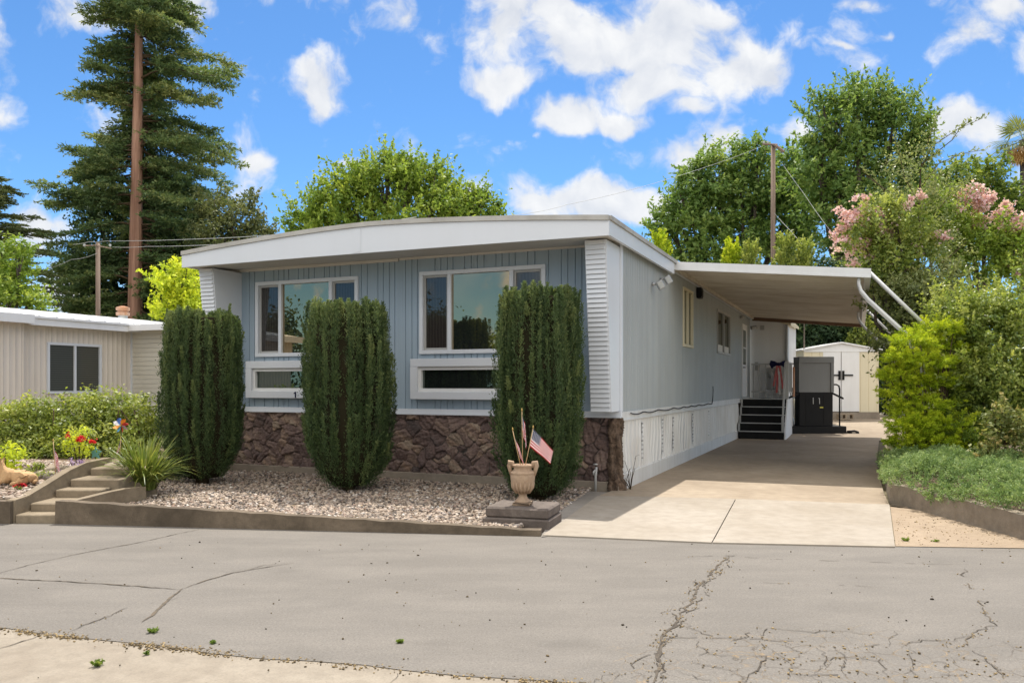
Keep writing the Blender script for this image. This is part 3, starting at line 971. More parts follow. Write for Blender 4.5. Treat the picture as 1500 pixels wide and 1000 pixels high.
# roof sheet, fascia, weathered drip edge, soffit
n = 28
xs = [-7.17 + (7.30) * i / n for i in range(n + 1)]
mb = MB()
mb.sheet([[(x, y, roofz(x) - .012) for x in xs] for y in (-1.0, 3, 8, LN + .12)])
mb.sheet([[(x, y, roofz(x) - .16) for x in xs] for y in (-.90, LN + .12)])
roof = mb.build('roof', M['roof'], home, True)


def arch(y0, y1, zlo, zhi):
    mb = MB()
    for a, b in zip(xs[:-1], xs[1:]):
        bt = [(a, y0, zlo(a)), (b, y0, zlo(b)), (b, y1, zlo(b)), (a, y1, zlo(a))]
        up = [(a, y0, zhi(a)), (b, y0, zhi(b)), (b, y1, zhi(b)), (a, y1, zhi(a))]
        nb = len(mb.v)
        mb.add(bt + up, [(0, 1, 5, 4), (4, 5, 6, 7), (2, 3, 7, 6), (3, 2, 1, 0)] + ([(0, 4, 7, 3)] if a == xs[0] else []) + ([(1, 2, 6, 5)] if b == xs[-1] else []))
    return mb


mb = arch(-1.0, -.955, lambda x: 3.43 + .012 * math.cos((x + 3.5) * .4), lambda x: roofz(x) - .062)
mb.box(-3.80, -3.68, -1.006, -1.0, 3.46, roofz(-3.7) - .075)
mb.box(-3.66, -3.655, -1.003, -1.0, 3.46, roofz(-3.7) - .075)
# the fascia turns the corner along both eaves
mb.box(.085, .13, -.955, 3.06, 3.44, roofz(.1) - .055)
mb.box(-7.17, -7.13, -.955, LN, 3.44, roofz(-7.24) - .055)
mb.box(.04, .085, 3.06, LN, 3.52, roofz(.1) - .055)
mb.build('fascia', M['white2'], roof)
mb = arch(-1.025, -.97, lambda x: roofz(x) - .060, lambda x: roofz(x) + .006)
mb.box(.10, .155, -.97, LN + .1, roofz(.1) - .053, roofz(.1) + .006)
mb.box(-7.195, -7.14, -.97, LN + .1, roofz(-7.24) - .053, roofz(-7.24) + .006)
mb.build('drip_edge', M['drip'], roof)
mb = MB()
mb.sheet([[(-7.13, -.955, 3.445), (-3.7, -.955, 3.447), (.085, -.955, 3.445)], [(-7.13, .0, 3.50), (-3.7, .0, 3.505), (.085, .0, 3.50)], [(-7.13, .02, 3.50), (-3.7, .02, 3.505), (.085, 3.06, 3.50)]])
mb.box(-7.1, -3.62, -.03, -.004, 3.455, 3.50)
mb.build('soffit', M['soffit'], home)
mb = MB(); mb.box(-3.60, .0, -.026, -.004, 3.47, 3.503); mb.build('soffit_trim', M['soffit'], home)

# louvred wing posts left and right of the front
def wing(x0, x1):
    mb = MB()
    zt, zb, dt, db = 3.44, 1.125, .69, .43
    mb.hexa([(x0, -db, zb), (x1, -db, zb), (x1, -.003, zb), (x0, -.003, zb)], [(x0, -dt, zt), (x1, -dt, zt), (x1, -.003, zt), (x0, -.003, zt)])
    o = mb.build('wing_post', M['white2'], home)
    m2 = MB()
    k = 36
    for i in range(k):
        za, zc = zb + (zt - zb) * (i + .06) / k, zb + (zt - zb) * (i + .94) / k
        ya, yc = -(db + (dt - db) * (za - zb) / (zt - zb)), -(db + (dt - db) * (zc - zb) / (zt - zb))
        a, b = x0 + .012, x1 - .018
        m2.add([(a, ya - .030, za), (b, ya - .030, za), (b, yc - .004, zc), (a, yc - .004, zc), (a, ya - .002, za), (b, ya - .002, za)], [(0, 1, 2, 3), (4, 5, 1, 0), (1, 5, 2), (0, 3, 4)])
    m2.build('louver', M['white2'], o)
    return o


wing(-.30, .0)
wing(-7.10, -6.80)
mb = MB(); mb.box(.003, .022, -.02, .075, 1.12, 3.52); mb.box(.022, .028, -.02, .02, 1.12, 3.5); mb.build('corner_trim', M['white2'], home)
# belt trim over the stone
mb = MB(); mb.box(-7.14, .035, -.05, -.003, 1.03, 1.118, .5, .006); mb.box(-7.14, .03, -.09, -.05, 1.03, 1.05); mb.build('belt_trim', M['white2'], home)
mb = MB(); mb.box(.004, .032, .0, LN, 1.0, 1.11); mb.box(.004, .05, .0, LN, .985, 1.0); mb.build('belt_trim', M['skirt'], home)

# stone veneer: rough stones packed over the skirting
def stones(x0, x1, z0, z1, y, seed, step=.0125, side=False, cell=.215):
    r = np.random.default_rng(seed)
    nx, nz = int((x1 - x0) / step), int((z1 - z0) / step)
    X, Z = np.meshgrid(np.linspace(x0, x1, nx), np.linspace(z0, z1, nz))
    wx = X + .020 * np.sin(X * 9 + Z * 13) + .006 * np.sin(Z * 47 - X * 13)
    wz = Z + .020 * np.sin(X * 11 - Z * 8) + .006 * np.sin(X * 53 + Z * 11)
    pts = []
    for i in range(int((x1 - x0) / cell) + 3):
        for j in range(int((z1 - z0) / (cell * .8)) + 3):
            if r.random() < .16: continue
            pts.append((x0 + (i - 1 + r.uniform(-.6, .6) + .5 * (j % 2)) * cell, z0 + (j - 1 + r.uniform(-.5, .5)) * cell * .8))
    pts = np.array(pts); k = len(pts)
    asp = r.uniform(.65, 1.7, k); ang = r.uniform(0, PI, k)
    d1 = np.full(X.shape, 9.0); d2 = d1.copy(); id1 = np.zeros(X.shape, int)
    for q in range(k):
        dx, dz = wx - pts[q, 0], wz - pts[q, 1]
        c, s = math.cos(ang[q]), math.sin(ang[q])
        a, b = (dx * c + dz * s) / asp[q] ** .5, (-dx * s + dz * c) * asp[q] ** .5
        d = np.sqrt(a * a + b * b)
        m = d < d1
        d2 = np.where(m, d1, np.minimum(d2, d)); id1 = np.where(m, q, id1); d1 = np.where(m, d, d1)
    e = (d2 - d1)
    prof = np.clip(e / .030, 0, 1) ** .5
    hh = r.uniform(.025, .062, k)[id1]
    tl = (r.uniform(-.25, .25, k)[id1] * (wx - pts[id1, 0]) + r.uniform(-.3, .3, k)[id1] * (wz - pts[id1, 1]))
    rough = .012 * np.sin(X * 61 + 3 * np.sin(Z * 43) + id1) * np.sin(Z * 71 + 2 * np.sin(X * 37)) + .004 * r.normal(size=X.shape) + .016 * np.abs(np.sin((X * np.cos(id1 * 2.1) + Z * np.sin(id1 * 2.1)) * 38 + id1))
    dep = prof * (hh + tl + rough)
    Y = y - np.maximum(dep, .002)
    V = np.stack([X, Y, Z], -1).reshape(-1, 3)
    I = np.arange(nx * nz).reshape(nz, nx)
    Q = np.stack([I[:-1, :-1], I[:-1, 1:], I[1:, 1:], I[1:, :-1]], -1).reshape(-1, 4)
    col = r.random(k) ** .8 * .97
    T = np.where(e < .007, 1.0, (col[id1] + .12 * np.sin(X * 17 + Z * 23 + id1)).clip(0, .97))[:-1, :-1].reshape(-1)
    return V, Q, T


V, Q, T = stones(-7.1, -.14, .12, 1.03, -.005, 5, cell=.205)
np_mesh('stone_skirting', V, Q, M['stone'], home, T, True)
mb = MB(); mb.box(-7.12, -.1, -.004, .1, .0, 1.03); mb.box(-7.12, .0, -.09, -.003, -.03, .125, .5, .01); mb.build('foundation', M['found'], home)
# rough bark-like stone column closing the corner
k1, k2 = 34, 80
vs = []
rr = np.random.default_rng(3)
for j in range(k2 + 1):
    z = .01 + 1.02 * j / k2
    for i in range(k1):
        q = 2 * PI * i / k1
        ra = .088 + .016 * math.sin(3 * q + 2.2 * math.sin(z * 3)) + .014 * math.sin(5 * q + z * 9) + .016 * math.sin(z * 15 + 2 * q + math.sin(z * 5)) + rr.normal() * .006 + .030 * max(0, .42 - z) * (1 + math.sin(2 * q + 1))
        vs.append((-.060 + 1.05 * ra * math.cos(q), -.035 + .95 * ra * math.sin(q), z))
I = np.arange((k2 + 1) * k1).reshape(k2 + 1, k1)
Q = np.stack([I[:-1], np.roll(I, -1, 1)[:-1], np.roll(I, -1, 1)[1:], I[1:]], -1).reshape(-1, 4)
setp(np_mesh('corner_column', vs, Q, M['column'], home, None, True), 'rough tan bark-like stone column')
# dented white metal skirting along the driveway
mb = MB()
pts = []
y = .05
while y < 12.2:
    w = .17 + .05 * math.sin(y * 3.3)
    pts += [(y, 0), (y + .018, -.022), (y + .04, -.022), (y + .058, 0)]
    y += w
rows = []
for z, s in ((.22, 1), (.45, 1.0), (.7, 1), (.985, 1)):
    rows.append([(.012 + d * -1 + .016 * math.sin(a * 5.1 + z * 4) * (1 if .3 < z < .9 else .3) - .008, a + .035 * math.sin(z * 3 + a * 2.1) * (z < .9), z) for a, d in pts])
mb.sheet(rows)
mb.build('skirting', M['skirt'], home)
mb = MB(); mb.box(.012, .045, .02, 12.3, -.02, .235, .5, .008); mb.build('skirting_board', M['skirt'], home)
mb = MB(); mb.box(-.05, -.02, 0, LN, 0, 1.03); mb.build('skirting_backing', M['found'], home)
for yc in (1.15, 2.55, 3.42, 5.3, 7.2):
    mb = MB(); mb.box(-.003, .003, -.04, .04, -.30, .30); o = mb.build('vent', M['vent'], home, False, Vector((.034, yc, .62))); o.rotation_euler = (R(2 * math.sin(yc * 5)), 0, 0)


# windows ------------------------------------------------------------
def upper(x0, x1):
    z0, z1 = UZ
    b = .062
    mb = MB()
    mb.box(x0, x1, -.040, .03, z1 - b, z1, .5, .004); mb.box(x0, x1, -.046, .03, z0, z0 + b, .5, .004)
    mb.box(x0, x0 + b, -.038, .03, z0 + b, z1 - b); mb.box(x1 - b, x1, -.038, .03, z0 + b, z1 - b)
    m1, m2 = x0 + .25 * (x1 - x0), x0 + .742 * (x1 - x0)
    for m in (m1, m2): mb.box(m - .03, m + .03, -.034, .05, z0 + b, z1 - b)
    w = mb.build('window', M['white2'], home)
    for a, c in ((x0 + b, m1 - .03), (m2 + .03, x1 - b)):
        s = MB(); t = .035
        s.box(a, c, .006, .04, z0 + b, z0 + b + t); s.box(a, c, .006, .04, z1 - b - t, z1 - b)
        s.box(a, a + t, .006, .04, z0 + b + t, z1 - b - t); s.box(c - t, c, .006, .04, z0 + b + t, z1 - b - t)
        s.build('sash', M['lgrey'], w)
        s = MB(); s.box(a + t, c - t, .024, .030, z0 + b + t, z1 - b - t); s.build('pane', M['glass_side'], w)
    s = MB(); s.box(m1 + .03, m2 - .03, .012, .02, z0 + b, z1 - b); s.build('pane', M['glass_main'], w)
    return w


def lower(x0, x1):
    z0, z1 = LZ
    mb = MB()
    b = .165
    mb.box(x0, x1, -.13, -.003, z1 - .125, z1, .5, .006); mb.box(x0, x1, -.13, -.003, z0, z0 + .12, .5, .006)
    mb.box(x0, x0 + .125, -.128, -.003, z0 + .12, z1 - .125); mb.box(x1 - .125, x1, -.128, -.003, z0 + .12, z1 - .125)
    w = mb.build('window', M['white2'], home)
    s = MB()
    a, c = x0 + .125, x1 - .125
    za, zc = z0 + .12, z1 - .125
    t = .05
    s.box(a, c, -.085, .0, za, za + t); s.box(a, c, -.085, .0, zc - t, zc); s.box(a, a + t, -.085, .0, za + t, zc - t); s.box(c - t, c, -.085, .0, za + t, zc - t)
    s.build('sash', M['white'], w)
    s = MB(); s.box(a + t, c - t, -.03, -.022, za + t, zc - t); s.build('pane', M['glass_low'], w)
    return w


for a, b in UP: upper(a, b)
wl = [lower(a, b) for a, b in LO]
# house number on the lower window: only its first digit shows beside the shrub
mb = MB()
bx, bz = -5.545, 1.272
mb.prism([(bx - .012, -.1365, bz + .004), (bx + .012, -.1365, bz + .004), (bx + .012, -.1365, bz + .108), (bx - .004, -.1365, bz + .108), (bx - .036, -.1365, bz + .086), (bx - .034, -.1365, bz + .072), (bx - .012, -.1365, bz + .083)], (0, .005, 0))
mb.build('house_number', M['navy'], home)
mb = MB()
for (y0, y1, z0, z1) in SW:
    pass


def sidewin(y0, y1, z0, z1, curtain):
    b = .05
    mb = MB()
    mb.box(-.05, .028, y0, y1, z1 - b, z1); mb.box(-.05, .032, y0, y1, z0, z0 + b); mb.box(-.05, .026, y0, y0 + b, z0 + b, z1 - b); mb.box(-.05, .026, y1 - b, y1, z0 + b, z1 - b)
    m = (y0 + y1) / 2
    mb.box(-.05, .022, m - .02, m + .02, z0 + b, z1 - b)
    w = mb.build('window', M['cream'] if not curtain else M['lgrey'], home)
    for a, c in ((y0 + b, m - .02), (m + .02, y1 - b)):
        s = MB(); s.box(-.03, -.022, a, c, z0 + b, z1 - b); s.build('pane', M['glass_dark'], w)
        if curtain:
            s = MB(); s.box(-.021, -.018, a + .02, c - .02, z0 + b, z0 + b + .17); s.build('curtain', M['curtain'], w)


sidewin(*SW[0], False)
sidewin(*SW[1], True)
# side door
y0, y1, z0, z1 = DOOR
mb = MB(); mb.box(-.05, .03, y0, y0 + .06, z0, z1); mb.box(-.05, .03, y1 - .06, y1, z0, z1); mb.box(-.05, .032, y0, y1, z1, z1 + .05); mb.box(-.045, .012, y0 + .06, y1 - .06, z0, z1)
d = mb.build('door', M['white'], home)
mb = MB(); mb.box(.012, .016, y0 + .22, y1 - .22, z0 + .95, z1 - .12); mb.build('pane', M['glass_dark'], d)
mb = MB(); mb.box(.016, .022, y0 + .22, y1 - .22, z0 + 1.42, z0 + 1.46); mb.build('muntin', M['white'], d)
mb = MB(); mb.tube([(.012, y0 + .14, z0 + .86), (.07, y0 + .14, z0 + .86), (.075, y0 + .25, z0 + .86)], .014, 8); mb.build('handle', M['black'], d)
# floodlights and the junction box on the side wall
for (y, z, s) in ((1.92, 3.14, .62), (2.50, 3.29, .5)):
    mb = MB(); mb.lathe([(.045 * s, 0), (.045 * s, .02), (.02, .03), (.02, .06)], (0, 0, 0), 14)
    mb.tube([(0, 0, .05), (-.0, .01, .10), (.02, -.04, .12)], .010, 8)
    lamp = mb.build('floodlight', M['galv'], home, True, Vector((.005, y, z)))
    lamp.rotation_euler = (0, R(90), 0)
    hd = MB().box(-.07, .07, -.055, .055, -.035, .035, .5, .012).build('lamp_head', M['galv'], lamp, False, Vector((.03, -.07, .15)))
    hd.rotation_euler = (R(58), R(-25), R(20))
    ln_ = MB().box(-.055, .055, -.042, .042, .036, .042).build('lens', M['lensglass'], lamp, False, Vector((.03, -.07, .15)))
    ln_.rotation_euler = (R(58), R(-25), R(20))
mb = MB(); mb.box(.006, .10, 5.85, 6.1, 3.30, 3.52, .5, .01); mb.box(.10, .115, 5.89, 6.06, 3.33, 3.49, .5, .008); mb.build('speaker_box', M['black'], home)
mb = MB(); mb.lathe([(.03, 0), (.05, .03), (.055, .09), (.03, .11)], (0, 0, 0), 14); o = mb.build('porch_light', M['lgrey'], home, True, Vector((.005, 12.6, 3.42))); o.rotation_euler = (0, R(90), 0)
# black cable tacked along the skirting
pts = []
for i in range(60):
    y = .35 + 7.1 * i / 59
    sag = .028 * abs(math.sin(i * .40 + .6 * math.sin(i * .17)))
    pts.append((.062, y, 1.085 - sag - .0 * y))
pts += [(.05, 7.6, 1.12), (.035, 7.75, 1.22), (.03, 7.82, 1.38), (.03, 7.80, 1.46)]
mb = MB(); mb.tube(pts, .009, 6); mb.build('cable', M['black'], home)
# outside tap at the stone corner
mb = MB()
mb.tube([(-.30, -.20, -.02), (-.30, -.20, .22), (-.29, -.19, .34)], .018, 8)
mb.tube([(-.30, -.20, .30), (-.30, -.29, .28), (-.30, -.30, .24)], .014, 8)
mb.lathe([(.03, 0), (.034, .012), (.02, .02)], (-.30, -.2, .37), 12)
mb.build('standpipe', M['lgrey'], home, True)
mb = MB(); mb.tube([(-.86, -.16, .13), (-.86, -.20, .11), (-.865, -.22, -.02)], .012, 8); mb.tube([(-.86, -.16, .13), (-.70, -.14, .135)], .011, 8); mb.build('pipe', M['lgrey'], home, True)

# rear room jutting out behind the porch
mb = MB()
a0, a1, w0, w1 = 15.1, 18.6, -.02, 1.12
zt0, zt1 = 3.86, 3.46
jt = [w0 + .08 + i * .2 for i in range(6)]
mb.sheet([[(x, a0, .05) for x in (w0, .5, w1)], [(w0, a0, zt0), (.5, a0, (zt0 + zt1) / 2 + .02), (w1, a0, zt1)]])
mb.add([(w1, a0, .05), (w1, a1, .05), (w1, a1, zt1), (w1, a0, zt1)], [(0, 1, 2, 3)])
mb.add([(w1, a1, .05), (w0, a1, .05), (w0, a1, zt0), (w1, a1, zt1)], [(0, 1, 2, 3)])
for x in jt: mb.box(x, x + .012, a0 - .004, a0, .05, 3.4)
rr_ = mb.build('rear_room', M['white'], home)
mb = MB()
mb.hexa([(w0, a0 - .2, zt0 - .14), (w1 + .1, a0 - .2, zt1 - .17), (w1 + .1, a1, zt1 - .04), (w0, a1, zt0)], [(w0, a0 - .2, zt0 + .08), (w1 + .1, a0 - .2, zt1 + .04), (w1 + .1, a1, zt1 + .04), (w0, a1, zt0 + .08)])
mb.build('roof', M['cream'], rr_)
mb = MB(); mb.tube([(w1 - .02, a0 - .06, 3.42), (w1 - .02, a0 - .06, .1)], .045, 10); mb.build('downspout', M['galv'], rr_)
mb = MB(); mb.box(.30, .42, a0 - .03, a0 - .004, 3.20, 3.34); mb.tube([(.2, a0 - .02, 3.28), (.18, a0 - .12, 3.3), (.05, a0 - .2, 3.26)], [.03, .04, .06], 10); mb.build('wall_lamp', M['lgrey'], rr_)
mb = MB(); mb.box(.14, .24, a0 - .03, a0 - .004, 1.95, 2.2); mb.build('junction_box', M['lgrey'], rr_)
mb = MB(); mb.box(.48, .76, a0 - .06, a0 - .004, 1.35, 2.02, .5, .02); mt = mb.build('meter_box', M['lgrey'], rr_)
mb = MB(); mb.lathe([(.10, 0), (.10, .05), (.07, .1), (.0, .11)], (0, 0, 0), 18); o = mb.build('meter', M['lensglass'], mt, True, Vector((.62, a0 - .06, 1.8))); o.rotation_euler = (R(90), 0, 0)

# ================================================================== carport awning
CP = (0.09, 3.22)
cw, cl = 3.10, 11.6
cp = thing('carport', 'white metal carport awning over the driveway with slanted right posts', 'carport', W(CP[0], CP[1]), HA)
zi, zo = 3.62, 3.31
prof = []
y = .0
while y < cl - .01:
    prof += [(y, 0), (y + .016, .04), (y + .045, .04), (y + .06, 0)]
    y += .3
prof.append((cl, 0))
mb = MB()
mb.sheet([[(0, a, zi - d) for a, d in prof], [(cw, a, zo - d) for a, d in prof]])
mb.sheet([[(0, a, zi + .03) for a in (0, cl)], [(cw, a, zo + .03) for a in (0, cl)]])
mb.build('deck', M['deck'], cp)
mb = MB()
mb.hexa([(0, -.05, zi - .09), (cw + .1, -.05, zo - .085), (cw + .1, -.004, zo - .085), (0, -.004, zi - .09)], [(0, -.05, zi + .055), (cw + .1, -.05, zo + .065), (cw + .1, -.004, zo + .065), (0, -.004, zi + .055)])
mb.hexa([(0, -.058, zi - .09), (cw + .1, -.058, zo - .085), (cw + .1, -.05, zo - .085), (0, -.05, zi - .09)], [(0, -.058, zi - .06), (cw + .1, -.058, zo - .055), (cw + .1, -.05, zo - .055), (0, -.05, zi - .06)])
mb.build('front_beam', M['beamw'], cp)
mb = MB(); mb.hexa([(0, cl, zi - .14), (cw, cl, zo - .12), (cw, cl + .06, zo - .12), (0, cl + .06, zi - .14)], [(0, cl, zi + .03), (cw, cl, zo + .03), (cw, cl + .06, zo + .03), (0, cl + .06, zi + .03)]); mb.build('rear_beam', M['brown'], cp)
mb = MB(); mb.box(cw, cw + .10, -.004, cl + .05, zo - .07, zo + .05, .5, .01); mb.build('gutter', M['beamw'], cp)
mb = MB(); mb.box(-.0, .05, 0, cl, zi - .10, zi - .03); mb.build('ledger', M['deck'], cp)
for yy in (.05, 7.0):
    mb = MB()
    # a bent tube and a flat channel, leaning out to the planter
    for dy, rad, ox in ((0, .028, 0.0), (.34, .026, .0)):
        p = [(cw - .08, yy + dy, zo - .05), (cw - .085, yy + dy, zo - .16), (cw - .05, yy + dy, zo - .27), (cw + .06, yy + dy, zo - .42), (cw + .62, yy + dy, zo - 1.0), (cw + .86, yy + dy, zo - 1.5), (cw + .95, yy + dy, .15)]
        mb.tube(p, rad, 8)
    a = Vector((cw + .06, yy + .16, zo + .02)); b = Vector((cw + .86, yy + .16, zo - .86)); nn = Vector((.035, 0, .032))
    mb.hexa([a + Vector((0, -.09, 0)), a + Vector((0, .09, 0)), b + Vector((0, .09, 0)), b + Vector((0, -.09, 0))], [v + nn for v in (a + Vector((0, -.09, 0)), a + Vector((0, .09, 0)), b + Vector((0, .09, 0)), b + Vector((0, -.09, 0)))])
    mb.build('post', M['beamw'], cp, True)

# ================================================================== porch steps and landing
pr = thing('porch', 'small white-railed porch landing with black-tread steps at the side door', 'porch', W(.05, 11.85), HA)
sw = 1.22
for i in range(5):
    zt = 1.10 * (i + 1) / 5
    mb = MB()
    d = .19
    y0 = i * d
    mb.box(.02, sw - .02, y0, (y0 + d + .03) if i < 4 else 2.75, (zt - .22) if i < 4 else .98, zt - .018)
    if i == 4: mb.box(.02, sw - .02, y0, y0 + .03, zt - .22, .98)
    st = mb.build('step', M['blackmat'], pr)
    m2 = MB(); m2.box(.0, sw - .03, y0 - .025, y0 + .03, zt - .018, zt + .008)
    if i < 4: m2.box(.0, .035, y0 + .03, y0 + .19, zt + .008, zt + .20)
    m2.build('nosing', M['lgrey'], st)
mb = MB()
mb.prism([(sw, -.03, .0), (sw, 2.75, .0), (sw, 2.75, 1.09), (sw, .76, 1.09), (sw, -.03, .26)], (.035, 0, 0)); mb.build('side_panel', M['white'], pr)
mb = MB(); mb.box(.04, .06, .9, 2.7, .0, .97); mb.build('side_panel', M['white'], pr)
# rear railing with balusters, right railing, sloping hand board
zr = 2.14
for nm, pl in (('railing', 'rear'), ('railing', 'right')):
    mb = MB()
    if pl == 'rear':
        mb.box(.06, sw + .06, 2.58, 2.64, zr - .045, zr); mb.box(.06, sw, 2.59, 2.63, 1.26, 1.30)
        for i in range(7): 
            x = .1 + i * .18
            mb.box(x, x + .03, 2.595, 2.625, 1.1, zr - .045)
    else:
        mb.box(sw - .03, sw + .05, .80, 2.58, zr - .045, zr); mb.box(sw - .01, sw + .03, .86, 2.58, 1.26, 1.30)
        mb.box(sw - .04, sw + .05, .78, .87, 1.1, zr + .02)
        for i in range(8):
            y = 1.05 + i * .2
            mb.box(sw - .005, sw + .025, y, y + .03, 1.3, zr - .045)
    mb.build(nm, M['lgrey'], pr)
mb = MB()
mb.hexa([(sw - .06, .76, zr - .22), (sw - .015, .76, zr - .22), (sw - .015, .80, zr - .02), (sw - .06, .80, zr - .02)], [(sw - .06, -.02, .40), (sw - .015, -.02, .40), (sw - .015, -.02, .62), (sw - .06, -.02, .62)])
mb.box(sw - .07, sw - .005, -.03, .02, .20, .62)
mb.build('handrail', M['lgrey'], pr)
mb = MB(); mb.box(sw + .06, sw + .12, 2.2, 2.26, 1.14, 2.02, .5, .01)
setp(mb.build('orange_stake', M['rust'], None, False, W(.05, 11.85), HA), 'narrow orange upright stake leaning behind the porch railing', 'stake')

# patriotic bow tied to the railing
br = W(.05 + .86, 11.85 + 2.50, zr - .03)
bow = thing('ribbon_bow', 'navy ribbon bow with red and white tails tied on the porch railing', 'bow', br, HA)
for sgn in (-1, 1):
    mb = MB()
    o = [(0, 0, .02), (sgn * .10, -.03, .09), (sgn * .23, -.01, .12), (sgn * .27, .0, .0), (sgn * .20, -.01, -.13), (sgn * .09, -.03, -.05), (0, 0, -.03)]
    mb.prism(o, (0, .05, 0)); mb.build('loop', M['navy'], bow)
mb = MB(); mb.box(-.05, .05, -.06, .03, -.05, .05, .5, .02); mb.build('knot', M['navy'], bow)
for i, (dx, ln) in enumerate(((-.11, .62), (-.04, .82), (.03, .88), (.10, .7))):
    mb = MB()
    mb.sheet([[(dx * (.3 + s) - .03, -.04 + .02 * math.sin(s * 8 + i), -.04 - ln * s), (dx * (.3 + s) + .03, -.05 + .02 * math.sin(s * 8 + i), -.04 - ln * s)] for s in (0, .25, .5, .75, 1)])
    mb.build('tail', M['redcloth'] if i != 2 else M['curtain'], bow)

# ================================================================== wheelchair lift, cabinet, shed
lr = thing('wheelchair_lift', 'grey and black vertical wheelchair lift standing on the carport slab', 'wheelchair lift', Vector((9.10, 24.0, 0)), 0)
mb = MB(); mb.box(-.98, .85, -.05, 1.25, .012, .26, .5, .015); mb.box(.85, 1.02, -.02, 1.2, .012, .08); mb.build('platform', M['black'], lr)
mb = MB(); mb.box(-.53, .46, .0, .42, .26, 1.27, .5, .01); mb.box(-.02 + .2, -.015 + .2, -.006, 0, .3, 1.2); mb.box(-.36, -.35, -.006, 0, .3, 1.2); mb.build('drive_housing', M['black'], lr)
mb = MB(); mb.box(-.52, .45, .01, .42, 1.27, 2.14); mb.box(-.56, .49, -.03, .45, 2.14, 2.33, .5, .01); mb.box(-.555, -.47, -.02, .44, 1.27, 2.14); mb.box(.40, .485, -.02, .44, 1.27, 2.14); mb.build('mast_cover', M['greybox'], lr)
for x, l in ((-.14, .17), (.05, .16)):
    mb = MB(); mb.box(x, x + .02, -.012, -.004, .92, .92 + l); mb.box(x - .02 * (x > 0), x + .02, -.012, -.004, .92 + l, .92 + l + .02); mb.build('mark', M['lgrey'], lr)
mb = MB(); mb.box(.07, .17, -.010, -.003, .80, .84); mb.build('sticker', painted('yellow_sticker', (.55, .50, .08), None, .2), lr)
for sx in (-1, 1):
    mb = MB(); s0 = -.53 if sx < 0 else .46
    mb.hexa([(s0, .02, 1.22), (s0, .12, 1.22), (s0 + sx * .33, .12, 1.06), (s0 + sx * .33, .02, 1.06)], [(s0, .02, 1.27), (s0, .12, 1.27), (s0 + sx * .33, .12, 1.11), (s0 + sx * .33, .02, 1.11)])
    mb.build('fold_arm', M['black'], lr)
mb = MB(); mb.tube([(.46, .1, 1.50), (.60, .1, 1.50), (.68, .1, 1.46), (.70, .1, 1.36), (.70, .1, .26)], .024, 8); mb.build('grab_rail', M['black'], lr, True)
mb = MB(); mb.tube([(.86, -.06, .1), (1.06, -.1, .12), (1.2, -.02, .08), (1.24, .1, .04)], .035, 8); mb.box(.90, 1.2, -.14, .06, .012, .06, .5, .01); mb.build('ramp_flap', M['black'], lr, True)

c = Vector((8.75, 26.2, .12))
root = thing('utility_cabinet', 'low grey metal cabinet half hidden behind the lift and steps', 'cabinet', c, 0)
mb = MB(); mb.box(-.5, .45, 0, .6, .0, 1.24, .5, .01); mb.box(-.52, .47, -.02, .62, 1.24, 1.28); mb.build('body', M['greybox'], root)
mb = MB(); mb.box(-.14, .1, -.03, -.004, .45, .68, .5, .01); mb.build('plate', M['lgrey'], root)
root = thing('hose_reel_cart', 'pale plastic hose reel cart between the lift and porch', 'hose reel', Vector((8.62, 25.4, .09)), 0)
mb = MB(); mb.tube([(.26, .0, .95), (.34, .0, .6), (.30, 0, .35), (.12, 0, .05)], [.04, .05, .05, .04], 8); mb.build('handle', M['cream'], root, True)
mb = MB(); mb.tube([(-.35, 0, .03), (.3, 0, .03)], .03, 8); mb.tube([(-.3, 0, .03), (-.36, 0, .42)], .025, 8); mb.build('frame', M['cream'], root, True)
mb = MB(); mb.lathe([(.2, 0), (.14, .02), (.12, .16), (.2, .18)], (0, 0, 0), 18); o = mb.build('reel', M['galv'], root, True, Vector((.0, -.06, .28))); o.rotation_euler = (R(90), 0, 0)

sh = thing('garden_shed', 'cream metal garden shed with white double doors behind the carport', 'shed', Vector((11.52, 28.2, .30)), R(-3))
wz = .24
mb = MB()
jt = [i * .28 - 1.30 for i in range(12)]
hw = 1.29
for a, b in ((-hw, -.62), (.62, hw)):
    siding(a, b, wz, 2.42, 0, jt, .012, .03, 'x', 1, mb)
for sx in (-hw, hw): mb.add([(sx, 0, wz), (sx, 2.6, wz), (sx, 2.6, 2.42), (sx, 0, 2.42)], [(0, 1, 2, 3)])
mb.add([(-hw, 2.6, wz), (hw, 2.6, wz), (hw, 2.6, 2.42), (-hw, 2.6, 2.42)], [(0, 1, 2, 3)])
mb.add([(-.62, .02, 2.25), (.62, .02, 2.25), (.62, .02, 2.42), (-.62, .02, 2.42)], [(0, 1, 2, 3)])
mb.build('wall', M['cream'], sh)
mb = MB(); mb.prism([(-hw - .06, -.02, 2.40), (hw + .06, -.02, 2.40), (0, -.02, 2.64)], (0, .03, 0)); mb.box(-hw, hw, -.03, -.004, 2.34, 2.41); mb.build('gable', M['white'], sh)
mb = MB()
for sx in (-1, 1):
    mb.hexa([(0, -.10, 2.64), (sx * (hw + .10), -.10, 2.385), (sx * (hw + .10), 2.7, 2.385), (0, 2.7, 2.64)], [(0, -.10, 2.69), (sx * (hw + .10), -.10, 2.43), (sx * (hw + .10), 2.7, 2.43), (0, 2.7, 2.69)])
mb.build('roof', M['white'], sh)
for sx in (-1, 1):
    mb = MB(); mb.box(min(sx * .012, sx * .62), max(sx * .012, sx * .62), -.015, .01, wz + .02, 2.34)
    d = mb.build('door', M['white'], sh)
    mb = MB(); mb.box(min(sx * .03, sx * .40), max(sx * .03, sx * .40), -.05, -.018, 1.50, 1.55); mb.box(min(sx * .03, sx * .10), max(sx * .03, sx * .10), -.05, -.018, 1.36, 1.68); mb.build('handle', M['black'], d)
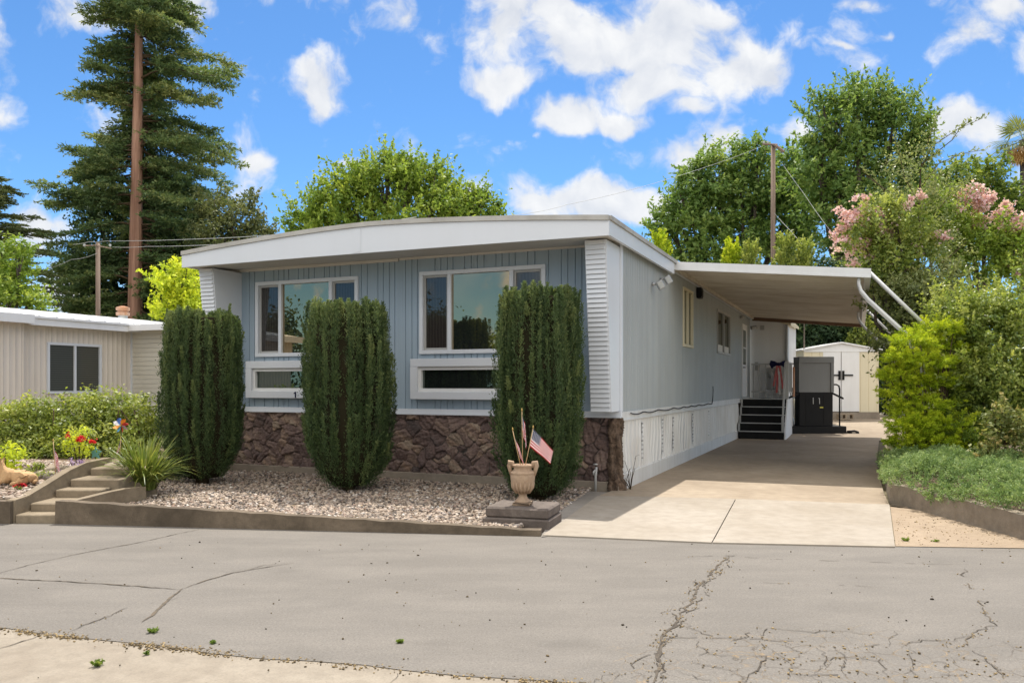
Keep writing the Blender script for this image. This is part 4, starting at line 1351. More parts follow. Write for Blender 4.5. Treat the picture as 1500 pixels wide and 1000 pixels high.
mb = MB(); mb.box(-hw - .02, hw + .02, -.06, 2.62, -.02, .16); mb.box(-hw - .01, hw + .01, -.03, 2.6, .16, wz); mb.build('base', M['found'], sh)
cb = W(0, 0)
mb = MB()
mb.box(-.26, .26, -.1, .1, 0, .035); mb.box(-.26, .26, -.1, .1, .165, .2); mb.box(-.26, -.22, -.1, .1, .035, .165); mb.box(.22, .26, -.1, .1, .035, .165); mb.box(-.03, .03, -.1, .1, .035, .165)
setp(mb.build('cinder_block', M['oldcon'], None, False, Vector((11.45, 27.7, .30)), R(4)), 'hollow concrete block lying in front of the shed base', 'concrete block')
# ================================================================== neighbouring mobile home
NP = Vector((-10.49, 16.5, 0))
nb = thing('mobile_home', 'beige corrugated neighbouring mobile home with white roof edge and vent', 'mobile home', NP, HA)
prof = []
y = -9.0
ptsw = []
while y < 3.24:
    ptsw += [(y, 0), (y + .03, -.012), (y + .065, -.016), (y + .10, -.012)]
    y += .13
ptsw = [p for p in ptsw if p[0] < 3.24] + [(3.24, 0)]
NW = (1.04, 2.40, 1.30, 2.42)


def corr(a0, a1, z0, z1, off=0.0, mb=None):
    mb = mb or MB()
    q = [(a0, 0)] + [p for p in ptsw if a0 < p[0] < a1] + [(a1, 0)]
    mb.sheet([[(off + d, a, z) for a, d in q] for z in (z0, z1)])
    return mb


mb = MB()
corr(.42, NW[0] + .03, .2, 2.80, 0, mb); corr(NW[1] - .03, 3.24, .2, 2.80, 0, mb)
corr(NW[0] + .03, NW[1] - .03, .2, NW[2] + .03, 0, mb); corr(NW[0] + .03, NW[1] - .03, NW[3] - .03, 2.80, 0, mb)
corr(-9, .42, .2, 2.80, .14, mb); mb.box(0, .14, .40, .424, .2, 2.80)
mb.build('wall', M['corr'], nb)
mb = MB(); mb.box(-6.8, -.12, -9, 9.5, .1, 2.75); mb.build('interior', M['blackmat'], nb)
mb = MB()
for i in range(22):
    z = .45 + i * .107
    mb.add([(-.02, 3.262, z), (1.75, 3.262, z), (1.75, 3.250, z + .10), (-.02, 3.250, z + .10), (-.02, 3.275, z), (1.75, 3.275, z)], [(0, 1, 2, 3), (0, 1, 5, 4)])
mb.box(-.02, 1.75, 3.28, 3.3, .2, 2.80)
mb.build('screen_wall', M['corr2'], nb)
mb = MB(); mb.box(-.03, .03, 3.225, 3.262, .2, 2.80); mb.build('corner_trim', M['white2'], nb)
mb = MB()
a, c, z0, z1 = NW
b = .055
mb.box(-.03, .03, a, c, z1 - b, z1); mb.box(-.03, .035, a, c, z0, z0 + b); mb.box(-.03, .028, a, a + b, z0 + b, z1 - b); mb.box(-.03, .028, c - b, c, z0 + b, z1 - b); mb.box(-.03, .022, (a + c) / 2 - .025, (a + c) / 2 + .025, z0 + b, z1 - b)
w = mb.build('window', M['white2'], nb)
for q0, q1 in ((a + b, (a + c) / 2 - .025), ((a + c) / 2 + .025, c - b)):
    mb = MB(); mb.box(-.02, -.012, q0, q1, z0 + b, z1 - b); mb.build('pane', M['blinds'], w)
mb = MB()
rows = []
for i in range(9):
    x = .34 - 7.3 * i / 8
    t = (x + 3.3) / 3.65
    rows.append([(x, yy, 2.93 + .38 * (1 - abs(t) ** 1.8)) for yy in (-9.2, 0, 3.2, 9.6)])
mb.sheet(rows)
for k in range(46):
    yy = -9 + .4 * k
    for i in range(8):
        p, q = rows[i][0], rows[i + 1][0]
        mb.hexa([(p[0], yy, p[2] - .005), (p[0], yy + .05, p[2] - .005), (q[0], yy + .05, q[2] - .005), (q[0], yy, q[2] - .005)], [(p[0], yy, p[2] + .03), (p[0], yy + .05, p[2] + .03), (q[0], yy + .05, q[2] + .03), (q[0], yy, q[2] + .03)])
nr = mb.build('roof', M['white'], nb)
mb = MB()
mb.box(.30, .36, .40, 9.6, 2.74, 2.90, .5, .006); mb.box(.36, .40, .40, 9.6, 2.885, 2.93); mb.box(.44, .50, -9.2, .40, 2.76, 2.94); mb.box(.02, .30, .42, 9.6, 2.78, 2.80); mb.box(.15, .44, -9.2, .42, 2.80, 2.82)
mb.build('fascia', M['white'], nr)
mb = MB(); mb.box(.36, 1.9, 2.9, 9.6, 2.80, 2.87); mb.box(.36, 1.9, 2.84, 2.9, 2.76, 2.90); mb.build('awning', M['white'], nb)
vc = D(180, 464, 24.0)
lv = vc - NP
lx, ly = lv.dot(HX), lv.dot(HB)
mb = MB(); mb.lathe([(.13, -.35), (.13, .06), (.15, .06)], (lx, ly, vc.z), 14); v = mb.build('roof_vent', M['galv'], nb)
mb = MB(); mb.lathe([(.19, .04), (.19, .13), (.15, .14), (.15, .18), (.19, .19), (.19, .28), (.05, .32)], (lx, ly, vc.z), 14); mb.build('cap', M['rust'], v)

# ================================================================== clipped columnar shrubs before the front
def column(name, label, px, Y, rad, h, seed, zb):
    global rng
    keep, rng = rng, np.random.default_rng(seed)
    base = Vector(((px - CX) / F * Y, Y, zb))
    root = thing(name, label, 'shrub', base, 0, 'clipped columnar shrubs along the house front')
    prof = lambda z: rad * np.interp(z / h, [0, .05, .16, .38, .7, .93, 1.0], [.42, .66, .92, 1.0, .98, .90, .76])
    B, Dv, L, T, Rp = [], [], [], [], []
    ph = rng.random(6) * 6
    for ring, (ns, rf, dk) in enumerate(((35, 1.0, 0.0), (32, .87, -.08))):
        for i in range(ns):
            q0 = (i + rng.uniform(-.35, .35)) / ns * 2 * PI + ring * .08
            st_t = rng.uniform(.22, .52) + dk; lean = rng.normal() * .05; out = rng.uniform(-.06, .05)
            brown = rng.random() < .05
            z = rng.uniform(-.05, .25)
            topz = h * (1 - abs(rng.normal()) * .035) - .05 * abs(math.sin(q0 * 2 + ph[4]))
            while z < topz - .18:
                ln = min(rng.uniform(.34, .80), topz - z + rng.uniform(0, .06))
                zt = z + ln
                lump = 1 + .045 * math.sin(3 * q0 + ph[0] + z) + .04 * math.sin(5 * q0 + ph[1] - z) + .03 * math.sin(z * 3.7 + ph[3] + 2 * q0)
                r0 = float(prof(np.array(max(z, .02)))) * lump * rf * .93 + out
                r1 = float(prof(np.array(min(zt, h * .985)))) * lump * rf + out + rng.uniform(-.025, .02)
                q1 = q0 + lean * ln + rng.normal() * .02
                b = np.array([r0 * math.cos(q0), r0 * math.sin(q0), max(z, .02)]); t = np.array([r1 * math.cos(q1), r1 * math.sin(q1), zt])
                if ring == 0 and rng.random() < .08: z += ln * .5; continue
                B.append(b[None]); Dv.append((t - b)[None]); L.append(np.array([np.linalg.norm(t - b)])); Rp.append(np.array([rng.uniform(.052, .074)]))
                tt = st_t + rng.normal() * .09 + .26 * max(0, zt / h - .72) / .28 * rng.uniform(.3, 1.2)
                T.append(np.array([0.0 if (brown or rng.random() < .035) else tt]))
                z += ln * rng.uniform(.42, .66)
    # stray shoots
    for i in range(26):
        q0 = rng.random() * 2 * PI; z = rng.uniform(.15, .92) * h; r0 = float(prof(np.array(z))) * .97
        B.append(np.array([[r0 * math.cos(q0), r0 * math.sin(q0), z]])); Dv.append(np.array([[.26 * math.cos(q0), .26 * math.sin(q0), 1.0]])); L.append(np.array([rng.uniform(.14, .30)])); Rp.append(np.array([.035])); T.append(np.array([rng.uniform(.35, .8)]))
    # flat clipped top
    k = 110
    q = rng.random(k) * 2 * PI; r = rad * .74 * rng.random(k) ** .5
    b = np.stack([r * np.cos(q), r * np.sin(q), h - .40 - .05 * rng.random(k)], 1)
    B.append(b); Dv.append(np.stack([.1 * np.cos(q), .1 * np.sin(q), np.ones(k)], 1)); L.append(.30 + .10 * rng.random(k)); Rp.append(np.full(k, .075)); T.append(.40 + .42 * rng.random(k))
    B, Dv, L, T, Rp = map(np.concatenate, (B, Dv, L, T, Rp))
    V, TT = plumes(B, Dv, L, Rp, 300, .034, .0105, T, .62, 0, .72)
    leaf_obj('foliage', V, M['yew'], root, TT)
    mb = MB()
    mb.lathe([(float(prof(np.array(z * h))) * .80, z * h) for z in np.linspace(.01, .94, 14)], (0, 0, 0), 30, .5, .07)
    mb.build('shade_core', M['yewcore'], root, True)  # closed dark core added to block light and darken the plume gaps
    mb = MB()
    for i in range(7):
        q = i * .9; mb.tube([(.05 * math.cos(q), .05 * math.sin(q), -.08), (.1 * math.cos(q), .1 * math.sin(q), .12), (.24 * math.cos(q), .24 * math.sin(q), .5)], [.035, .03, .02], 6)
    mb.build('stem', M['stem'], root, True)
    rng = keep


column('columnar_shrub', 'clipped dark columnar shrub at the left end of the house', 297, 11.95, .56, 2.52, 21, .10)
column('columnar_shrub', 'clipped dark columnar shrub between the two front windows', 511, 11.25, .605, 2.60, 22, .08)
column('columnar_shrub', 'clipped dark columnar shrub behind the flag urn', 790, 10.50, .55, 2.74, 23, .04)

# ================================================================== pedestal, urn and flags
pc = G(768, 757, .0)
pc = Vector((.12, 8.66, 0))
mb = MB()
mb.box(-.36, .36, -.30, .28, -.04, .105, .5, .015); mb.box(-.335, .345, -.275, .28, .105, .215, .5, .018)
setp(mb.build('concrete_pedestal', M['block'], None, False, pc, R(-17)), 'dark weathered two-tier concrete block under the terracotta urn', 'pedestal')
uc = Vector((.115, 8.62, .216))
ur = thing('garden_urn', 'weathered terracotta urn holding three small flags', 'urn', uc, R(-12))
mb = MB(); mb.box(-.095, .095, -.095, .095, 0, .03, .5, .006); mb.lathe([(.088, .03), (.085, .045), (.07, .055), (.047, .085), (.043, .105), (.052, .12)], (0, 0, 0), 24); mb.build('foot', M['urn'], ur, True)
mb = MB(); mb.lathe([(.045, .118), (.062, .128), (.098, .17), (.121, .225), (.131, .28), (.132, .315), (.126, .33), (.134, .337), (.130, .352), (.112, .362), (.098, .372), (.096, .395), (.104, .412), (.112, .42), (.108, .43), (.088, .43), (.082, .37), (.02, .36)], (0, 0, 0), 32, .5, .012)
for k in range(16):
    q = 2 * PI * k / 16
    mb.tube([(.070 * math.cos(q), .070 * math.sin(q), .128), (.112 * math.cos(q), .112 * math.sin(q), .195), (.126 * math.cos(q), .126 * math.sin(q), .245)], [.012, .014, .004], 6)
mb.build('bowl', M['urn'], ur, True)
for sgn in (-1, 1):
    mb = MB()
    mb.tube([(sgn * .10, 0, .40), (sgn * .118, 0, .45), (sgn * .142, 0, .455), (sgn * .15, 0, .42), (sgn * .137, 0, .37), (sgn * .127, 0, .31)], [.018, .026, .028, .026, .022, .012], 10)
    mb.build('handle', M['urn'], ur, True)


def flagmat():
    t = NT('stars_and_stripes')
    s = t.n('ShaderNodeSeparateXYZ'); t.l(t.tc.outputs['UV'], s.inputs[0])
    u, v = s.outputs['X'], s.outputs['Y']
    st = t.math('GREATER_THAN', t.math('FRACT', t.math('MULTIPLY', v, 6.5)), .5)
    col = t.mix(st, (.50, .004, .02), (.80, .79, .77))
    inn = t.math('MULTIPLY', t.math('LESS_THAN', u, .40), t.math('GREATER_THAN', v, .4615))
    fx = t.math('SUBTRACT', t.math('FRACT', t.math('MULTIPLY', u, 15)), .5)
    fy = t.math('SUBTRACT', t.math('FRACT', t.math('MULTIPLY', t.math('SUBTRACT', v, .4615), 10)), .5)
    rad = t.math('ADD', t.math('MULTIPLY', fx, fx), t.math('MULTIPLY', fy, fy))
    can = t.mix(t.math('LESS_THAN', rad, .075), (.016, .024, .085), (.75, .74, .72))
    col = t.mix(inn, col, can)
    p = t.bsdf(col, .75, .1)
    tr = t.n('ShaderNodeBsdfTranslucent'); t.l(col, tr.inputs['Color'])
    mx = t.n('ShaderNodeMixShader'); mx.inputs[0].default_value = .2
    t.l(p.outputs[0], mx.inputs[1]); t.l(tr.outputs[0], mx.inputs[2])
    return t.done(mx)


M['flag'] = flagmat()


def flag(label, base, top, drop, size, group, fold=.02, ph=0.0, side=1):
    """stick flag: pole from base to top, cloth limp beside the pole. drop: direction the fly edge hangs"""
    base, top = Vector(base), Vector(top)
    root = thing('stick_flag', label, 'flag', base, 0, group)
    v = top - base
    mb = MB(); mb.tube([(0, 0, 0), v], .0042, 6); mb.build('stick', M['wood'], root, True)
    mb = MB(); mb.lathe([(.002, 0), (.008, .008), (.007, .02), (.001, .034)], v, 8); mb.build('finial', M['gold'], root, True)
    ax = v.normalized()
    hoist, fly = size
    drop = Vector(drop).normalized()
    nx, nz = 26, 14
    vs, uv = [], []
    nrm = ax.cross(drop).normalized()
    for j in range(nz + 1):
        for i in range(nx + 1):
            s, t_ = i / nx, j / nz
            p = v * .985 - ax * hoist * (1 - t_) * (1 - .25 * s) + drop * fly * s + nrm * fold * math.sin(s * 9 + ph + t_ * 2.0) * (.25 + s) - ax * .05 * s * s * hoist
            vs.append(p); uv.append((s, t_))
    I = np.arange((nx + 1) * (nz + 1)).reshape(nz + 1, nx + 1)
    Q = np.stack([I[:-1, :-1], I[:-1, 1:], I[1:, 1:], I[1:, :-1]], -1).reshape(-1, 4)
    np_mesh('cloth', vs, Q, M['flag'], root, None, True, uv)
    return root


g = 'small stick flags in the terracotta urn'
ut = uc + Vector((0, 0, .36))
flag('leftmost slim flag leaning outward in the urn', ut + Vector((-.01, .0, 0)), D(751, 630, 8.6), (.34, -.02, -.93), (.17, .28), g, .012, 0)
flag('tallest upright flag in the middle of the urn', ut + Vector((.0, .01, 0)), D(764.5, 602, 8.64), (.20, -.12, -.97), (.20, .24), g, .020, 1.2)
flag('flag in the urn tilting right with its cloth spread out', ut + Vector((.015, -.01, 0)), D(781, 627, 8.58), (.70, -.06, -.72), (.19, .31), g, .014, 2.0)

# ================================================================== planting and ornaments left of the steps
def gz(px, py, Y):
    p = D(px, py, Y); p.z = garden(p.x, p.y); return p


# long clipped hedge
hb = Vector((-6.9, 12.1, .42))
root = thing('hedge', 'long rounded green leafy hedge under the neighbouring window', 'hedge', hb, 0)
lob = [(-40, 655, 70, 60, .2), (25, 643, 50, 52, 0), (75, 630, 55, 52, .1), (125, 622, 50, 52, .2), (170, 620, 45, 46, .3), (208, 625, 30, 42, .3), (60, 665, 60, 30, -.3), (130, 655, 70, 36, -.2), (195, 655, 40, 36, .0)]
C, O = lobes_to_clumps(lob, 12.1, hb, 150, .6)
ok = C[:, 2] > -.02; C, O = C[ok], O[ok]
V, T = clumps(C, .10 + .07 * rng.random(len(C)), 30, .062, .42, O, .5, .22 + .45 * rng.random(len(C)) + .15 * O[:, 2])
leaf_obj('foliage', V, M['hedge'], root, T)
mb = MB()
for i in range(16):
    x = -1.9 + i * .22
    mb.tube([(x, random.uniform(-.2, .2), -.1), (x + random.uniform(-.1, .1), random.uniform(-.2, .2), .3), (x + random.uniform(-.2, .2), random.uniform(-.3, .3), .7)], [.02, .016, .008], 5)
mb.build('stem', M['stem'], root, True)

# strap-leaved clump
def straps(name, label, base, n, ln, wd, mat, spread=1.0, zt=1.0, stemmed=False):
    root = thing(name, label, 'plant', base)
    Vs, Fs, Ts = [], [], []
    for i in range(n):
        q = random.uniform(0, 2 * PI); e = random.uniform(.12, 1.05) * spread
        L = ln * random.uniform(.55, 1.1); w = wd * random.uniform(.7, 1.2)
        d = Vector((math.cos(q), math.sin(q), 0)); s = Vector((-d.y, d.x, 0))
        o = d * random.uniform(0, .12) * spread + s * random.uniform(-.06, .06)
        b = len(Vs); seg = 6; p = o.copy(); ang = PI / 2 - e * .55
        for k in range(seg + 1):
            t = k / seg
            ww = w * (1 - t ** 2.2) * .5 + .0008
            tw = .25 * math.sin(t * 3 + i)
            Vs += [p + s * ww + Vector((0, 0, ww * tw)), p - s * ww - Vector((0, 0, ww * tw))]
            p = p + (d * math.cos(ang) + Vector((0, 0, math.sin(ang) * zt))) * (L / seg)
            ang -= e * random.uniform(.20, .34)
        for k in range(seg):
            Fs.append((b + 2 * k, b + 2 * k + 1, b + 2 * k + 3, b + 2 * k + 2)); Ts.append(min(1, max(0, random.gauss(.45, .2) + .2 * (k / seg))))
    np_mesh('leaf_clump', [tuple(v) for v in Vs], Fs, mat, root, Ts)
    return root


straps('strap_leaf_plant', 'arching green strap-leaved clump beside the garden steps', Vector((-4.66, 10.2, .17)), 460, .74, .022, M['strap'], 1.05)


def bushlet(name, label, base, rad, h, n, leaf, mat, cat='plant', asp=.5, bl=None, nb_=0, bsize=.05, stem_h=None, group=None):
    root = thing(name, label, cat, base, 0, group)
    d = sphere_dirs(n)
    C = d * np.array([rad, rad, h / 2]) * (.4 + .6 * rng.random((n, 1)) ** .6) + np.array([0, 0, (stem_h or 0) + h / 2])
    V, T = clumps(C, rad * .3, 10, leaf, asp, d, .5, .25 + .5 * rng.random(n))
    leaf_obj('foliage', V, mat, root, T)
    mb = MB()
    for i in range(6):
        q = i * 1.05
        mb.tube([(.01 * math.cos(q), .01 * math.sin(q), -.03), (rad * .3 * math.cos(q), rad * .3 * math.sin(q), (stem_h or 0) + h * .3), (rad * .6 * math.cos(q), rad * .6 * math.sin(q), (stem_h or 0) + h * .75)], [.008, .006, .003], 5)
    mb.build('stem', M['stem'], root, True)
    for i in range(nb_):
        dd = sphere_dirs(1)[0]; dd[1] = -abs(dd[1]); dd[2] = abs(dd[2]) * .6
        c = dd * np.array([rad, rad, h / 2]) * .95 + np.array([0, 0, (stem_h or 0) + h / 2])
        V, T = clumps(c[None], bsize, 40, bsize * .7, .9, None, .6)
        leaf_obj('flower', V, bl, root, T)
    return root


bushlet('rose_bush', 'yellow-green rose bush with dark red blooms before the hedge', gz(116, 684, 10.35), .21, .40, 60, .038, M['lime'], 'rose bush', .55, M['redbl'], 4, .045, .16)
bushlet('flowering_plant', 'pale purple flowering plant under the rose bush', gz(110, 694, 10.0), .10, .20, 22, .03, M['purple'], asp=.4, stem_h=.04)
bushlet('flowering_plant', 'tiny low purple flower tuft between flag and rose', gz(96, 688, 10.0), .055, .09, 14, .025, M['purple'], asp=.4)
bushlet('succulent_plant', 'yellow-green spiky succulent left of the garden flag', gz(53, 690, 9.9), .10, .17, 26, .05, M['hedge'], asp=.3)
bushlet('ground_cover_tuft', 'low green tuft behind the fawn statue', gz(60, 697, 9.75), .16, .10, 26, .03, M['hedge'])
bushlet('ground_cover_tuft', 'tiny green tuft in the gravel before the fawn statue', gz(27, 722, 9.2), .04, .05, 12, .022, M['midgreen'])
bushlet('leafy_plant', 'bright green leafy plant at the left edge behind the statue', gz(8, 690, 9.95), .24, .42, 50, .06, M['lime'])
bushlet('flower_tuft', 'tiny pink and red flower tuft before the fawn statue', gz(30, 715, 9.32), .07, .05, 12, .022, M['redbl'], asp=.7)

# rocks edging the bed
for i, (px, py, Y, r, lab) in enumerate([(62, 696, 9.9, .17, 'flat pale edging rock left of the garden flag'), (30, 697, 9.95, .19, 'long pale edging rock behind the fawn statue'), (74, 699, 9.78, .15, 'brown jagged edging rock beside the steps wall'), (92, 695, 9.95, .10, 'small brown edging rock at the top of the steps wall'), (85, 686, 10.3, .15, 'pale rounded rock between hedge and flag'), (150, 684, 10.5, .18, 'pale flat rock behind the top step')]):
    mb = MB()
    p = gz(px, py, Y)
    n1, n2 = 12, 7
    vs = []
    for a in range(n2 + 1):
        for b in range(n1):
            th, ph = PI * a / n2, 2 * PI * b / n1
            rr_ = r * (1 + .16 * math.sin(3 * ph + i + a) + .1 * math.sin(5 * th + b))
            vs.append((rr_ * math.sin(th) * math.cos(ph) * 1.2, rr_ * math.sin(th) * math.sin(ph) * .7, rr_ * math.cos(th) * .42))
    fs = [(a * n1 + b, a * n1 + (b + 1) % n1, (a + 1) * n1 + (b + 1) % n1, (a + 1) * n1 + b) for a in range(n2) for b in range(n1)]
    mb.add(vs, fs)
    setp(mb.build('edging_rock', M['planter'] if i in (0, 1, 4, 5) else M['block'], None, True, p), lab, 'rock', 'rocks edging the left garden')

# resting animal ornament: one skinned body
sb = gz(32, 712, 9.45)
root = thing('animal_statue', 'tan resting animal garden statue lying on the gravel', 'statue', sb + Vector((-.03, 0, .0)), R(8)); root.scale = (.74, .82, .86)
me = bpy.data.meshes.new('body')
sv = [(0.02, 0, .125, .082), (-.11, 0, .135, .098), (-.20, -.01, .14, .085), (.14, 0, .13, .108), (.20, 0, .10, .085), (.25, .02, .06, .035), (.24, -.08, .04, .022),
      (-.245, -.01, .21, .055), (-.275, -.015, .275, .05), (-.335, -.03, .285, .038), (-.385, -.04, .27, .026),
      (-.20, -.08, .07, .04), (-.30, -.10, .035, .025), (-.40, -.11, .025, .022), (-.20, .07, .06, .04), (-.32, .09, .025, .022),
      (.15, -.10, .10, .082), (.04, -.14, .045, .034), (-.07, -.13, .025, .022),
      (-.255, -.055, .325, .020), (-.245, -.07, .375, .008), (-.255, .03, .325, .020), (-.245, .045, .375, .008)]
ed = [(0, 1), (1, 2), (0, 3), (3, 4), (4, 5), (5, 6), (2, 7), (7, 8), (8, 9), (9, 10), (2, 11), (11, 12), (12, 13), (2, 14), (14, 15), (3, 16), (16, 17), (17, 18), (8, 19), (19, 20), (8, 21), (21, 22)]
me.from_pydata([v[:3] for v in sv], ed, [])
o = bpy.data.objects.new('body', me); COL.objects.link(o); o.parent = root
md = o.modifiers.new('Skin', 'SKIN')
sl = me.skin_vertices.new() if hasattr(me.skin_vertices, 'new') and not me.skin_vertices else (me.skin_vertices[0] if me.skin_vertices else None)
if me.skin_vertices:
    for i, v in enumerate(sv):
        me.skin_vertices[0].data[i].radius = (v[3], v[3])
        me.skin_vertices[0].data[i].use_root = (i == 0)
md2 = o.modifiers.new('Sub', 'SUBSURF'); md2.levels = 3; md2.render_levels = 3
me.materials.append(M['fawn'])
bpy.context.view_layer.update()
dg = bpy.context.evaluated_depsgraph_get()
nm = bpy.data.meshes.new_from_object(o.evaluated_get(dg))
for v_ in nm.vertices:
    c_ = v_.co
    v_.co = c_ + v_.normal * (.003 * math.sin(c_.x * 95 + 3 * math.sin(c_.z * 40)) * math.sin(c_.z * 70 + c_.y * 50) + .003 * random.gauss(0, 1))
nm.polygons.foreach_set('use_smooth', np.ones(len(nm.polygons), dtype=bool))
o.modifiers.clear(); o.data = nm
if not nm.materials: nm.materials.append(M['fawn'])
mb = MB()
for sgn in (-1, 1): mb.lathe([(.007, 0), (.004, .004)], (-.325, -.03 + sgn * .034, .302), 8)
mb.lathe([(.010, 0), (.006, .006)], (-.408, -.042, .272), 8)
mb.build('face_detail', M['black'], root)

# small garden flags, pinwheels
g = 'small stick flags stuck in the garden'
b = gz(82, 697, 9.75)
flag('small flag stuck in the gravel by the garden steps', b, D(78, 646, 9.75), (.26, -.05, -.95), (.18, .28), g, .02, .4)
b = gz(175, 668, 10.9); b.z = .42
flag('faded small flag under the rainbow pinwheel near the hedge', b, D(177, 642, 10.9), (-.28, -.05, -.95), (.11, .18), g, .015, 2.4)
pc_ = D(177, 623, 10.95)
root = thing('pinwheel', 'rainbow flower pinwheel on a thin stake before the hedge', 'pinwheel', Vector((pc_.x, pc_.y, .42)))
mb = MB(); mb.tube([(0, .01, 0), (0, .01, pc_.z - .42)], .006, 6); mb.build('stake', M['black'], root, True)
cols = [(.6, .05, .04), (.75, .28, .03), (.06, .16, .50), (.62, .60, .58), (.75, .30, .05), (.08, .30, .5), (.62, .08, .05), (.5, .35, .45)]
for i, c in enumerate(cols):
    q = i * PI / 4 + .2
    mb = MB()
    d = Vector((math.cos(q), 0, math.sin(q))); s = Vector((-d.z, 0, d.x)); z0 = Vector((0, 0, pc_.z - .42))
    mb.sheet([[z0 + d * r + s * w + Vector((0, -.03 * r / .1, 0)), z0 + d * r - s * w * .5 + Vector((0, .02, 0))] for r, w in ((.01, .008), (.05, .03), (.085, .026), (.105, .004))])
    mb.build('petal', painted('petal_colour', c, None, .15), root)
mb = MB(); mb.lathe([(.016, -.01), (.016, .01)], (0, -.02, pc_.z - .42), 10); mb.build('hub', M['gold'], root)
b = gz(140, 688, 10.5)
root = thing('star_stake', 'teal metal star ornament on a short stake by the top step', 'garden stake', b)
mb = MB(); mb.tube([(0, 0, -.02), (0, 0, .14)], .006, 6); mb.build('stake', M['black'], root, True)
mb = MB()
pts = []
for i in range(10):
    q = PI / 2 + i * PI / 5; r = .085 if i % 2 == 0 else .04
    pts.append((r * math.cos(q), -.01, .2 + r * math.sin(q)))
mb.prism(pts, (0, .02, 0)); mb.build('star', M['tealm'], root)

# weeds in the paving, dry twig weed at the corner column
def weed(label, p, r, n):
    root = thing('weed', label, 'weed', p, 0, 'weeds growing in the paving')
    q = rng.random(n) * 2 * PI
    B = np.zeros((n, 3)); Dv = np.stack([np.cos(q), np.sin(q), .35 + .5 * rng.random(n)], 1)
    V, T = plumes(B, Dv, r * (.6 + .5 * rng.random(n)), .012, 12, .018, .009, .3 + .4 * rng.random(n), 1.5)
    leaf_obj('leaves', V, M['midgreen'], root, T)


for px, py, r, n, lab in [(144, 973, .038, 20, 'green weed on the pale gutter pavement'), (224, 925, .04, 18, 'green weed at the asphalt edge left of centre'), (586, 940, .022, 12, 'small green weed alone on the asphalt'), (312, 941, .018, 8, 'tiny weed at the ragged asphalt edge'), (215, 957, .02, 8, 'tiny weed tuft on the gutter pavement beside the larger one'), (1327, 792, .05, 20, 'dry weed beside the apron corner on the dirt'), (1370, 793, .04, 14, 'dry weed in the middle of the dirt verge')]:
    weed(lab, G(px, py, .004), r, n)
root = thing('dry_weed', 'dry bare twiggy weed against the white skirting at the stone column', 'weed', W(.12, .12, .0))
mb = MB()
for i in range(9):
    q = random.uniform(0, 6.28); e = Vector((math.cos(q) * .10, math.sin(q) * .05, random.uniform(.18, .50)))
    mb.tube([(0, 0, 0), e * .5 + Vector((random.uniform(-.04, .04), 0, .03)), e, e + Vector((random.uniform(-.06, .06), 0, random.uniform(-.02, .06)))], [.005, .004, .003, .002], 5)
mb.build('twigs', M['stem'], root, True)
